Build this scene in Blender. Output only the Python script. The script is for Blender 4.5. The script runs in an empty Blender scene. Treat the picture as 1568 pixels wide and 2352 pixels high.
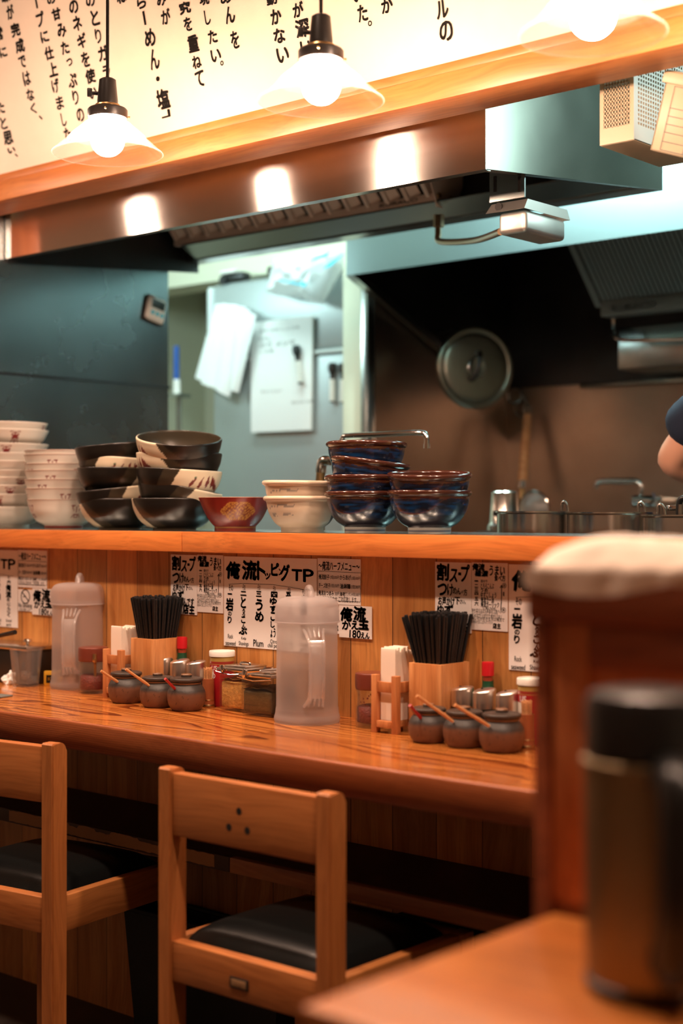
import bpy, bmesh, math, random
from mathutils import Vector, Matrix, noise

C = bpy.context.scene.collection
SC = bpy.context.scene
R = math.radians
random.seed(7)

# ------------------------------------------------------------------ camera
EYE = 1.12
F = 3400.0                                   # focal length in pixels of the 1568 x 2352 frame
YAW = math.atan(3400.0 / 3884.0)             # camera turned left from the counter's normal
CP, SP = math.cos(YAW), math.sin(YAW)
cd = bpy.data.cameras.new('camera')
cam = bpy.data.objects.new('camera', cd)
C.objects.link(cam)
cam.location = (0, 0, EYE)
cam.rotation_euler = (R(90), 0, YAW)
cd.sensor_fit = 'VERTICAL'
cd.sensor_height = 36.0
cd.sensor_width = 24.0
cd.lens = F / 2352.0 * 36.0
cd.clip_start = 0.05
cd.dof.use_dof = True
cd.dof.focus_distance = 2.93
cd.dof.aperture_fstop = 2.0
SC.camera = cam

# ------------------------------------------------------------------ exposure, world
SC.view_settings.view_transform = 'Standard'
SC.view_settings.look = 'None'
SC.view_settings.gamma = 1.0
SC.view_settings.use_curve_mapping = False
SC.view_settings.exposure = 0.2
W = bpy.data.worlds.new('world')
SC.world = W
W.use_nodes = True
W.node_tree.nodes['Background'].inputs[0].default_value = (1.0, 0.62, 0.38, 1)
W.node_tree.nodes['Background'].inputs[1].default_value = 0.004

BULB = 380.0                                 # radiance of the pendant globes
WARM = (1.0, 0.68, 0.50)
COOL = (0.70, 1.0, 0.99)

def area_light(name, loc, rot, sx, sy, power, col):
    l = bpy.data.lights.new(name, 'AREA')
    l.shape = 'RECTANGLE'; l.size = sx; l.size_y = sy
    l.energy = power; l.color = col
    o = bpy.data.objects.new(name, l); C.objects.link(o)
    o.location = loc; o.rotation_euler = rot
    return o
def point_light(name, loc, power, col, r=0.035):
    l = bpy.data.lights.new(name, 'POINT')
    l.energy = power; l.color = col; l.shadow_soft_size = r
    o = bpy.data.objects.new(name, l); C.objects.link(o); o.location = loc
    return o
# unseen kitchen fluorescents over the aisle and rear hood face, plus two added lights
area_light('unseen_kitchen_light', (-3.1, 3.16, 2.44), (0, 0, 0), 1.0, 0.16, 12, COOL)
area_light('unseen_kitchen_light', (-3.80, 2.85, 2.00), (R(84), 0, 0), 0.6, 0.16, 5.5, COOL)  # added low light that brightens the alcove beside the fridge, no fixture
area_light('unseen_kitchen_light', (-1.98, 3.22, 2.20), (R(60), 0, 0), 0.55, 0.05, 52, COOL)
area_light('unseen_kitchen_light', (-0.72, 3.30, 2.17), (R(-90), 0, 0), 0.7, 0.34, 9, COOL)  # added light, mirrored as a bright strip in the front hood's side panel
# unseen fill spots added under the dining room ceiling to brighten counter and menus
for x, y, p in ((0.15, 1.15, 64), (-0.8, 1.15, 66), (-1.75, 1.15, 66), (-2.7, 1.15, 66), (-3.6, 1.15, 58)):
    l = bpy.data.lights.new('dining_fill_spot', 'SPOT'); l.energy = p; l.color = WARM; l.shadow_soft_size = 0.05; l.spot_size = R(112); l.spot_blend = 0.6
    o = bpy.data.objects.new('dining_fill_spot', l); C.objects.link(o); o.location = (x, y, 2.73)

# two more pendants of the same row hang beyond the photo's left edge; their glow shows in the hood's steel
for x in (-2.70, -3.22):
    point_light('pendant_glow', (x, 1.90, 1.925), 4.0, WARM)
# ------------------------------------------------------------------ pixels of the photo -> points in the room
def ray(px, py):
    a = (px - 784) / F; b = (1176 - py) / F
    return Vector((-SP + CP * a, CP + SP * a, b))
def on_y(px, py, y):
    d = ray(px, py); return Vector((0, 0, EYE)) + d * (y / d.y)
def on_x(px, py, x):
    d = ray(px, py); return Vector((0, 0, EYE)) + d * (x / d.x)
def on_z(px, py, z):
    d = ray(px, py); return Vector((0, 0, EYE)) + d * ((z - EYE) / d.z)
def at_depth(px, py, t):
    return Vector((0, 0, EYE)) + ray(px, py) * t
def stand(px, py, z, r):
    """centre of a round thing on the plane z whose front foot shows at (px, py)"""
    t = (EYE - z) * F / (py - 1176) + r
    d = ray(px, py) * t
    return Vector((d.x, d.y, z))
def face_cam(p, off=0.0):
    """z rotation that turns local +X towards the camera, off degrees further (positive = towards the picture's right)"""
    return math.atan2(-p.y, -p.x) + R(off)

# ------------------------------------------------------------------ materials
def new_mat(name):
    m = bpy.data.materials.new(name); m.use_nodes = True
    nt = m.node_tree
    return m, nt, nt.nodes['Principled BSDF']
def pbr(name, col, rough=0.5, metal=0.0, spec=0.5, bump=0.0, bscale=60, trans=0.0, ior=1.45, coat=0.0, emit=None, estr=0, var=0.0, vscale=8):
    m, nt, b = new_mat(name)
    b.inputs['Base Color'].default_value = (*col, 1)
    b.inputs['Roughness'].default_value = rough
    b.inputs['Metallic'].default_value = metal
    b.inputs['Specular IOR Level'].default_value = spec
    b.inputs['Transmission Weight'].default_value = trans
    b.inputs['IOR'].default_value = ior
    b.inputs['Coat Weight'].default_value = coat
    if emit:
        b.inputs['Emission Color'].default_value = (*emit, 1)
        b.inputs['Emission Strength'].default_value = estr
    if bump or var:
        tc = nt.nodes.new('ShaderNodeTexCoord')
        n = nt.nodes.new('ShaderNodeTexNoise'); n.inputs['Scale'].default_value = bscale; n.inputs['Detail'].default_value = 4
        nt.links.new(tc.outputs['Object'], n.inputs['Vector'])
        if bump:
            bp = nt.nodes.new('ShaderNodeBump'); bp.inputs['Strength'].default_value = bump; bp.inputs['Distance'].default_value = 0.002
            nt.links.new(n.outputs['Fac'], bp.inputs['Height']); nt.links.new(bp.outputs[0], b.inputs['Normal'])
        if var:
            n2 = nt.nodes.new('ShaderNodeTexNoise'); n2.inputs['Scale'].default_value = vscale; n2.inputs['Detail'].default_value = 5
            nt.links.new(tc.outputs['Object'], n2.inputs['Vector'])
            mx = nt.nodes.new('ShaderNodeMixRGB'); mx.blend_type = 'MIX'
            mx.inputs[1].default_value = (*[c * (1 - var) for c in col], 1)
            mx.inputs[2].default_value = (*[min(1, c * (1 + var)) for c in col], 1)
            nt.links.new(n2.outputs['Fac'], mx.inputs[0]); nt.links.new(mx.outputs[0], b.inputs['Base Color'])
    return m

def wood(name, c1, c2, axis='X', scale=1.0, rough=0.4, ring=1.0, rings=0.0, lines=None, rmix=0.95, coat=0.0, planks=None, pax='X', pwidth=0.1, seam=(0.05, 0.02, 0.01)):
    """fine straight grain along axis, with darker growth rings; planks: a seam every pwidth along pax and each board its own tone"""
    m, nt, b = new_mat(name)
    L = nt.links.new; N = nt.nodes.new
    tc = N('ShaderNodeTexCoord')
    mp = N('ShaderNodeMapping')
    s = {'X': (1.2, 34, 34), 'Y': (34, 1.2, 34), 'Z': (34, 34, 1.2)}[axis]
    mp.inputs['Scale'].default_value = [v * scale for v in s]
    src = tc.outputs['Object']
    sep = N('ShaderNodeSeparateXYZ'); L(src, sep.inputs[0])
    if planks:
        dv = N('ShaderNodeMath'); dv.operation = 'DIVIDE'; dv.inputs[1].default_value = pwidth; L(sep.outputs[pax], dv.inputs[0])
        fl = N('ShaderNodeMath'); fl.operation = 'FLOOR'; L(dv.outputs[0], fl.inputs[0])
        wn = N('ShaderNodeTexWhiteNoise'); wn.noise_dimensions = '1D'; L(fl.outputs[0], wn.inputs['W'])
        mul = N('ShaderNodeVectorMath'); mul.operation = 'SCALE'; mul.inputs['Scale'].default_value = 5.0; L(wn.outputs['Color'], mul.inputs[0])
        add = N('ShaderNodeVectorMath'); add.operation = 'ADD'; L(src, add.inputs[0]); L(mul.outputs[0], add.inputs[1])
        src = add.outputs[0]
    # a slow warp so rings wander
    wnz = N('ShaderNodeTexNoise'); wnz.inputs['Scale'].default_value = 2.2; wnz.inputs['Detail'].default_value = 2; L(src, wnz.inputs['Vector'])
    wsc = N('ShaderNodeVectorMath'); wsc.operation = 'SCALE'; wsc.inputs['Scale'].default_value = 0.10 * ring; L(wnz.outputs['Color'], wsc.inputs[0])
    wad = N('ShaderNodeVectorMath'); wad.operation = 'ADD'; L(src, wad.inputs[0]); L(wsc.outputs[0], wad.inputs[1])
    L(wad.outputs[0], mp.inputs['Vector'])
    n1 = N('ShaderNodeTexNoise'); n1.inputs['Scale'].default_value = 1.0; n1.inputs['Detail'].default_value = 3; L(mp.outputs[0], n1.inputs['Vector'])
    n2 = N('ShaderNodeTexNoise'); n2.inputs['Scale'].default_value = 6.0; n2.inputs['Detail'].default_value = 3; L(mp.outputs[0], n2.inputs['Vector'])
    cr = N('ShaderNodeValToRGB')
    cr.color_ramp.elements[0].position = 0.36; cr.color_ramp.elements[0].color = (*c2, 1)
    cr.color_ramp.elements[1].position = 0.58; cr.color_ramp.elements[1].color = (*c1, 1)
    L(n1.outputs['Fac'], cr.inputs[0])
    mx = N('ShaderNodeMixRGB'); mx.blend_type = 'MULTIPLY'; mx.inputs[0].default_value = 0.55
    cr2 = N('ShaderNodeValToRGB')
    cr2.color_ramp.elements[0].position = 0.3; cr2.color_ramp.elements[0].color = (.62, .55, .5, 1)
    cr2.color_ramp.elements[1].position = 0.6; cr2.color_ramp.elements[1].color = (1, 1, 1, 1)
    L(n2.outputs['Fac'], cr2.inputs[0])
    L(cr.outputs[0], mx.inputs[1]); L(cr2.outputs[0], mx.inputs[2])
    out = mx.outputs[0]
    if rings:
        w2 = N('ShaderNodeTexNoise'); w2.inputs['Scale'].default_value = 1.7; w2.inputs['Detail'].default_value = 1.5
        m2 = N('ShaderNodeMapping'); m2.inputs['Scale'].default_value = {'X': (0.9, 4.0, 4.0), 'Y': (4.0, 0.9, 4.0), 'Z': (4.0, 4.0, 0.9)}[axis]; L(src, m2.inputs['Vector']); L(m2.outputs[0], w2.inputs['Vector'])
        k1 = N('ShaderNodeMath'); k1.operation = 'MULTIPLY'; k1.inputs[1].default_value = rings; L(w2.outputs['Fac'], k1.inputs[0])
        kk = k1
        if lines:
            kk = N('ShaderNodeMath'); kk.operation = 'MULTIPLY_ADD'; kk.inputs[1].default_value = lines[1]; L(sep.outputs[lines[0]], kk.inputs[0]); L(k1.outputs[0], kk.inputs[2])
        k2 = N('ShaderNodeMath'); k2.operation = 'FRACT'; L(kk.outputs[0], k2.inputs[0])
        r3 = N('ShaderNodeValToRGB'); r3.color_ramp.elements[0].position = 0.0; r3.color_ramp.elements[0].color = (1, 1, 1, 1)
        r3.color_ramp.elements[1].position = 1.0; r3.color_ramp.elements[1].color = (.20, .10, .06, 1)
        e3 = r3.color_ramp.elements.new(0.62); e3.color = (0.95, 0.92, 0.9, 1); e4 = r3.color_ramp.elements.new(0.86); e4.color = (.34, .20, .13, 1)
        L(k2.outputs[0], r3.inputs[0])
        m3 = N('ShaderNodeMixRGB'); m3.blend_type = 'MULTIPLY'; m3.inputs[0].default_value = rmix; L(out, m3.inputs[1]); L(r3.outputs[0], m3.inputs[2]); out = m3.outputs[0]
    if planks:
        tone = N('ShaderNodeMapRange'); tone.inputs['To Min'].default_value = 0.70; tone.inputs['To Max'].default_value = 1.12; L(wn.outputs['Value'], tone.inputs['Value'])
        sc = N('ShaderNodeVectorMath'); sc.operation = 'SCALE'; L(out, sc.inputs[0]); L(tone.outputs[0], sc.inputs['Scale'])
        fr = N('ShaderNodeMath'); fr.operation = 'FRACT'; L(dv.outputs[0], fr.inputs[0])
        lt = N('ShaderNodeMath'); lt.operation = 'LESS_THAN'; lt.inputs[1].default_value = 0.0018 / pwidth; L(fr.outputs[0], lt.inputs[0])
        ms = N('ShaderNodeMixRGB'); L(lt.outputs[0], ms.inputs[0]); L(sc.outputs[0], ms.inputs[1]); ms.inputs[2].default_value = (*seam, 1)
        out = ms.outputs[0]
    L(out, b.inputs['Base Color'])
    b.inputs['Roughness'].default_value = rough
    b.inputs['Coat Weight'].default_value = coat
    b.inputs['Coat Roughness'].default_value = 0.12
    bp = N('ShaderNodeBump'); bp.inputs['Strength'].default_value = 0.10; bp.inputs['Distance'].default_value = 0.001
    L(n2.outputs['Fac'], bp.inputs['Height']); L(bp.outputs[0], b.inputs['Normal'])
    return m

def steel(name, col=(0.62, 0.60, 0.57), rough=0.28, aniso=0.0, grime=0.25, axis='X'):
    m, nt, b = new_mat(name)
    L = nt.links.new; N = nt.nodes.new
    b.inputs['Metallic'].default_value = 1.0
    tc = N('ShaderNodeTexCoord')
    mp = N('ShaderNodeMapping'); mp.inputs['Scale'].default_value = {'X': (2, 160, 160), 'Y': (160, 2, 160), 'Z': (160, 160, 2)}[axis]
    L(tc.outputs['Object'], mp.inputs['Vector'])
    n = N('ShaderNodeTexNoise'); n.inputs['Scale'].default_value = 1.0; n.inputs['Detail'].default_value = 2; L(mp.outputs[0], n.inputs['Vector'])
    g = N('ShaderNodeTexNoise'); g.inputs['Scale'].default_value = 5.0; g.inputs['Detail'].default_value = 6; L(tc.outputs['Object'], g.inputs['Vector'])
    mr = N('ShaderNodeMapRange'); mr.inputs['From Min'].default_value = 0.3; mr.inputs['From Max'].default_value = 0.7
    mr.inputs['To Min'].default_value = rough * 0.92; mr.inputs['To Max'].default_value = rough * 1.12
    L(g.outputs['Fac'], mr.inputs['Value']); L(mr.outputs[0], b.inputs['Roughness'])
    mx = N('ShaderNodeMixRGB'); mx.inputs[1].default_value = (*[c * (1 - grime) for c in col], 1); mx.inputs[2].default_value = (*col, 1)
    L(g.outputs['Fac'], mx.inputs[0]); L(mx.outputs[0], b.inputs['Base Color'])
    bp = N('ShaderNodeBump'); bp.inputs['Strength'].default_value = 0.02; bp.inputs['Distance'].default_value = 0.0003
    L(n.outputs['Fac'], bp.inputs['Height']); L(bp.outputs[0], b.inputs['Normal'])
    if aniso:
        b.inputs['Anisotropic'].default_value = aniso
        t = N('ShaderNodeCombineXYZ'); t.inputs[2].default_value = 1.0      # rolled sideways: highlights stretch upwards
        L(t.outputs[0], b.inputs['Tangent'])
    return m

def painted(name, rough=0.35, coat=0.0, metal=0.0, bump=0.0):
    """colour from the mesh's own pattern attribute (glaze, print)"""
    m, nt, b = new_mat(name)
    a = nt.nodes.new('ShaderNodeAttribute'); a.attribute_name = 'Col'
    nt.links.new(a.outputs['Color'], b.inputs['Base Color'])
    b.inputs['Roughness'].default_value = rough
    b.inputs['Coat Weight'].default_value = coat
    b.inputs['Metallic'].default_value = metal
    if bump:
        tc = nt.nodes.new('ShaderNodeTexCoord')
        n = nt.nodes.new('ShaderNodeTexNoise'); n.inputs['Scale'].default_value = 220; nt.links.new(tc.outputs['Object'], n.inputs['Vector'])
        bp = nt.nodes.new('ShaderNodeBump'); bp.inputs['Strength'].default_value = bump; bp.inputs['Distance'].default_value = 0.001
        nt.links.new(n.outputs['Fac'], bp.inputs['Height']); nt.links.new(bp.outputs[0], b.inputs['Normal'])
    return m

def clear(name, tint=(1, 1, 1), white=0.08, gloss=0.10, rough=0.05, wcol=(0.9, 0.9, 0.9), translucent=0.0, fres=1.0):
    """thin clear or milky sheet: mostly lets light straight through, with a surface gloss and some haze"""
    m = bpy.data.materials.new(name); m.use_nodes = True
    nt = m.node_tree; N = nt.nodes.new; L = nt.links.new
    nt.nodes.remove(nt.nodes['Principled BSDF'])
    out = nt.nodes['Material Output']
    tr = N('ShaderNodeBsdfTransparent'); tr.inputs[0].default_value = (*tint, 1)
    df = N('ShaderNodeBsdfDiffuse'); df.inputs[0].default_value = (*wcol, 1)
    tl = N('ShaderNodeBsdfTranslucent'); tl.inputs[0].default_value = (*wcol, 1)
    hz = N('ShaderNodeMixShader'); hz.inputs[0].default_value = translucent; L(df.outputs[0], hz.inputs[1]); L(tl.outputs[0], hz.inputs[2])
    m1 = N('ShaderNodeMixShader'); m1.inputs[0].default_value = white; L(tr.outputs[0], m1.inputs[1]); L(hz.outputs[0], m1.inputs[2])
    gl = N('ShaderNodeBsdfGlossy'); gl.inputs['Roughness'].default_value = rough
    lw = N('ShaderNodeLayerWeight'); lw.inputs['Blend'].default_value = 0.5
    fr = N('ShaderNodeMath'); fr.operation = 'POWER'; fr.inputs[1].default_value = 3.5; L(lw.outputs['Facing'], fr.inputs[0])
    ad = N('ShaderNodeMath'); ad.operation = 'MULTIPLY_ADD'; ad.inputs[1].default_value = fres * 0.6; ad.inputs[2].default_value = 0.035 * fres + gloss * 0.1; L(fr.outputs[0], ad.inputs[0])
    m2 = N('ShaderNodeMixShader'); L(ad.outputs[0], m2.inputs[0]); L(m1.outputs[0], m2.inputs[1]); L(gl.outputs[0], m2.inputs[2])
    L(m2.outputs[0], out.inputs[0])
    return m

def frosted(name):
    m = bpy.data.materials.new(name); m.use_nodes = True
    nt = m.node_tree; N = nt.nodes.new; L = nt.links.new
    b = nt.nodes['Principled BSDF']; out = nt.nodes['Material Output']
    b.inputs['Base Color'].default_value = (0.96, 0.95, 0.95, 1)
    b.inputs['Roughness'].default_value = 0.32
    b.inputs['Transmission Weight'].default_value = 1.0
    b.inputs['IOR'].default_value = 1.06
    df = N('ShaderNodeBsdfDiffuse'); df.inputs[0].default_value = (0.85, 0.82, 0.82, 1)
    tl = N('ShaderNodeBsdfTranslucent'); tl.inputs[0].default_value = (0.85, 0.82, 0.82, 1)
    h = N('ShaderNodeMixShader'); h.inputs[0].default_value = 0.5; L(df.outputs[0], h.inputs[1]); L(tl.outputs[0], h.inputs[2])
    tr = N('ShaderNodeBsdfTransparent'); tr.inputs[0].default_value = (0.97, 0.96, 0.96, 1)
    m0 = N('ShaderNodeMixShader'); m0.inputs[0].default_value = 0.50; L(b.outputs[0], m0.inputs[1]); L(tr.outputs[0], m0.inputs[2])
    mx = N('ShaderNodeMixShader'); mx.inputs[0].default_value = 0.20; L(m0.outputs[0], mx.inputs[1]); L(h.outputs[0], mx.inputs[2])
    L(mx.outputs[0], out.inputs[0])
    return m

M = {}
M['beam'] = wood('beam_wood', (0.60, 0.22, 0.06), (0.52, 0.165, 0.042), 'X', 0.8, 0.42)
M['ledge'] = wood('ledge_wood', (0.74, 0.24, 0.055), (0.66, 0.19, 0.04), 'X', 0.9, 0.38)
M['panel'] = wood('panel_wood', (0.65, 0.29, 0.08), (0.52, 0.20, 0.045), 'Z', 1.0, 0.5, planks=True, pax='X', pwidth=0.104)
M['counter'] = wood('counter_wood', (0.78, 0.29, 0.065), (0.62, 0.19, 0.04), 'X', 0.7, 0.20, ring=1.5, coat=0.3, rings=10.0, lines=('Y', 34), planks=True, pax='X', pwidth=0.62, seam=(0.25, 0.07, 0.02))
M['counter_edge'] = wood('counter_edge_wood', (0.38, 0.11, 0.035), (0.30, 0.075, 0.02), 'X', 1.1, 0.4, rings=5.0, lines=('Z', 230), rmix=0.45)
M['chair'] = wood('chair_wood', (0.51, 0.18, 0.05), (0.42, 0.135, 0.033), 'Z', 0.9, 0.42)
M['chair_x'] = wood('chair_rail_wood', (0.51, 0.18, 0.05), (0.41, 0.13, 0.032), 'X', 0.9, 0.42)
M['chair_y'] = wood('chair_side_wood', (0.48, 0.18, 0.05), (0.38, 0.125, 0.032), 'Y', 0.9, 0.42)
M['table'] = wood('table_wood', (0.58, 0.20, 0.045), (0.48, 0.15, 0.03), 'X', 0.5, 0.28, coat=0.15)
M['partition'] = wood('partition_wood', (0.62, 0.21, 0.07), (0.52, 0.155, 0.048), 'Z', 0.8, 0.4)
M['partition_dark'] = wood('partition_dark_wood', (0.32, 0.085, 0.03), (0.22, 0.055, 0.02), 'X', 0.8, 0.4)
M['box_wood'] = wood('box_wood', (0.66, 0.30, 0.11), (0.52, 0.20, 0.06), 'Z', 1.2, 0.45)
M['holder_wood'] = wood('holder_wood', (0.60, 0.25, 0.09), (0.46, 0.16, 0.05), 'Z', 1.3, 0.45)
M['spoon_wood'] = wood('spoon_wood', (0.72, 0.38, 0.17), (0.60, 0.28, 0.11), 'X', 2.0, 0.45)
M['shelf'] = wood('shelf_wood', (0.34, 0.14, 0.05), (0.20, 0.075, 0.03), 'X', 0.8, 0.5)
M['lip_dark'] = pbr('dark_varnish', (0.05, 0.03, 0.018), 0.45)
M['hood_face'] = pbr('rear_hood_face', (0.26, 0.32, 0.32), 0.34, 0.8)
M['hood_side'] = steel('shaded_side_steel', (0.25, 0.26, 0.22), 0.22, 0.0, 0.3)  # side panel steel darkened in colour to offset light mirrored from the rear hood
M['brown_wall'] = pbr('brown_wall', (0.50, 0.38, 0.29), 0.7)
M['holder_steel'] = steel('dull_steel', (0.72, 0.68, 0.63), 0.42, 0.0, 0.3)
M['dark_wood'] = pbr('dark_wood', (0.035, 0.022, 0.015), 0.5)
M['worn_shelf'] = pbr('worn_shelf', (0.30, 0.16, 0.07), 0.7, bump=0.5, bscale=90)
M['steel'] = steel('brushed_steel', (0.80, 0.77, 0.75), 0.17, 1.0, 0.05)
M['steel_side'] = steel('brushed_steel_side', (0.52, 0.55, 0.53), 0.24, 0.0)
M['steel_wall'] = steel('steel_wall', (0.42, 0.46, 0.46), 0.26, 0.0, 0.35, 'Y')
M['steel_back'] = steel('steel_back_wall', (0.52, 0.41, 0.33), 0.30, 0.0, 0.4, 'Z')
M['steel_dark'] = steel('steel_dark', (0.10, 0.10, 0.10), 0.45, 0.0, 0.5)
M['steel_pot'] = steel('steel_pot', (0.72, 0.67, 0.61), 0.22, 0.0, 0.15, 'Z')
M['chrome'] = pbr('chrome', (0.82, 0.80, 0.78), 0.08, 1.0)
M['copper_pipe'] = pbr('tarnished_pipe', (0.55, 0.38, 0.24), 0.35, 1.0)
M['filter'] = pbr('filter_metal', (0.86, 0.68, 0.56), 0.5, 0.1, bump=0.2)
M['filter_grey'] = pbr('filter_grey_metal', (0.22, 0.25, 0.24), 0.5, 0.5)
M['black_hole'] = pbr('soot_and_hole_shade', (0.012, 0.010, 0.009), 0.7)  # near black: filter soot, and shade painted into slots, peg and pour holes
M['cream_wall'] = pbr('cream_wall_paint', (0.62, 0.60, 0.46), 0.75, bump=0.1)
M['wallpaper'] = pbr('washi_wallpaper', (0.80, 0.68, 0.56), 0.75, bump=0.25, bscale=140, var=0.04, vscale=30)
M['ink'] = pbr('ink', (0.014, 0.012, 0.010), 0.7, spec=0.2)
M['ink_grey'] = pbr('grey_ink', (0.16, 0.16, 0.15), 0.8, spec=0.2)
M['paper'] = pbr('laminated_paper', (0.80, 0.75, 0.72), 0.45)
M['paper_rule'] = pbr('printed_rule', (0.10, 0.07, 0.05), 0.6)
M['white_paper'] = pbr('white_paper', (0.86, 0.86, 0.84), 0.7)
M['napkin'] = pbr('napkin_paper', (0.88, 0.78, 0.66), 0.9)
M['black_plastic'] = pbr('black_plastic', (0.012, 0.012, 0.012), 0.32)
M['black_lacquer'] = pbr('black_lacquer', (0.010, 0.011, 0.012), 0.28)
M['black_metal'] = pbr('black_metal', (0.015, 0.013, 0.012), 0.35, spec=0.6)
M['brass'] = pbr('aged_brass', (0.45, 0.30, 0.14), 0.35, 1.0)
M['leather'] = pbr('black_leather', (0.005, 0.006, 0.006), 0.33, bump=0.15, bscale=300)
M['fridge'] = pbr('fridge_steel', (0.42, 0.46, 0.46), 0.42, 0.55, var=0.05, vscale=4)
M['fridge_side'] = pbr('fridge_edge', (0.66, 0.70, 0.68), 0.45)
M['white_plastic'] = pbr('white_plastic', (0.78, 0.76, 0.70), 0.4)
M['cream_plastic'] = pbr('cream_plastic', (0.44, 0.35, 0.23), 0.4)
M['blue_plastic'] = pbr('blue_plastic', (0.01, 0.07, 0.30), 0.4)
M['cyan_plastic'] = pbr('cyan_plastic', (0.05, 0.55, 0.70), 0.4)
M['lcd'] = pbr('lcd', (0.08, 0.11, 0.10), 0.25)
M['red_plastic'] = pbr('red_plastic', (0.55, 0.012, 0.02), 0.35)
M['red_spoon'] = pbr('red_lacquer', (0.36, 0.02, 0.02), 0.3)
M['maroon_plastic'] = pbr('maroon_plastic', (0.16, 0.035, 0.02), 0.3, coat=0.3)
M['yellow'] = pbr('yellow_card', (0.75, 0.42, 0.03), 0.5)
M['floor'] = pbr('dark_floor_tile', (0.03, 0.022, 0.018), 0.5)
M['ceiling'] = pbr('ceiling_paint', (0.55, 0.42, 0.30), 0.9)
M['kitchen_ceiling'] = pbr('kitchen_ceiling_paint', (0.6, 0.62, 0.58), 0.9)
M['chili'] = pbr('chili_flakes', (0.17, 0.017, 0.007), 0.5, bump=1.0, bscale=260, var=0.5, vscale=200)
M['herbs'] = pbr('dried_bonito', (0.62, 0.36, 0.11), 0.8, bump=1.0, bscale=160, var=0.6, vscale=120)
M['seaweed'] = pbr('dark_pickle', (0.09, 0.06, 0.02), 0.6, bump=0.8, bscale=120, var=0.5, vscale=70)
M['soy'] = pbr('soy_sauce', (0.012, 0.006, 0.004), 0.1)
M['sauce_green'] = pbr('bottle_label', (0.008, 0.06, 0.025), 0.4)
M['sauce_red'] = pbr('red_sauce', (0.40, 0.05, 0.02), 0.2)
M['glass'] = clear('clear_glass', (0.97, 0.97, 0.95), 0.01, 0.0, 0.03)
M['amber_glass'] = clear('amber_glass', (0.93, 0.90, 0.82), 0.01, 0.3, 0.03)
M['milky'] = clear('milky_plastic_bag', (0.95, 0.97, 0.97), 0.80, 0.15, 0.2, (0.92, 0.95, 0.95), 0.3)
M['shade_glass'] = clear('shade_glass', (0.965, 0.945, 0.93), 0.05, 0.0, 0.04, (0.95, 0.9, 0.85), 1.0, 0.35)
M['shade_frost'] = clear('shade_frosted_neck', (0.97, 0.95, 0.92), 0.22, 0.0, 0.2, (0.98, 0.94, 0.9), 0.95, 0.3)
M['tumbler'] = clear('tumbler_plastic', (0.97, 0.96, 0.95), 0.09, 0.12, 0.08, (0.8, 0.78, 0.76), 0.4)
M['frosted'] = frosted('frosted_plastic')
M['frosted_handle'] = clear('frosted_handle_plastic', (0.95, 0.93, 0.92), 0.22, 0.2, 0.12, (0.9, 0.86, 0.85), 0.4)
M['bulb'] = pbr('lit_bulb', (1, 1, 1), 0.4, emit=WARM, estr=BULB)
M['cloth'] = pbr('cloth', (0.90, 0.76, 0.64), 0.95, bump=0.4, bscale=200)
M['navy'] = pbr('navy_cotton', (0.010, 0.016, 0.035), 0.9)
M['skin'] = pbr('skin', (0.62, 0.30, 0.19), 0.5)
M['hair'] = pbr('black_hair', (0.012, 0.01, 0.01), 0.6)
M['canister'] = steel('canister_steel', (0.32, 0.23, 0.13), 0.40, 0.0, 0.2, 'Z')
M['sieve'] = clear('wire_mesh', (0.9, 0.9, 0.9), 0.45, 0.1, 0.3, (0.35, 0.35, 0.33))
M['glaze'] = painted('glazed_ceramic', 0.16, 0.3)
M['matte_glaze'] = painted('satin_ceramic', 0.30, 0.0)
M['clay'] = painted('stoneware_clay', 0.48, 0.0, bump=0.25)
M['clay_dark'] = pbr('dark_stoneware', (0.045, 0.034, 0.028), 0.38, bump=0.25, bscale=200, var=0.3, vscale=40)
M['can_print'] = painted('printed_tin', 0.3, 0.2)
M['basket_black'] = pbr('black_fabric', (0.012, 0.012, 0.012), 0.6, bump=0.3, bscale=200)

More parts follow.
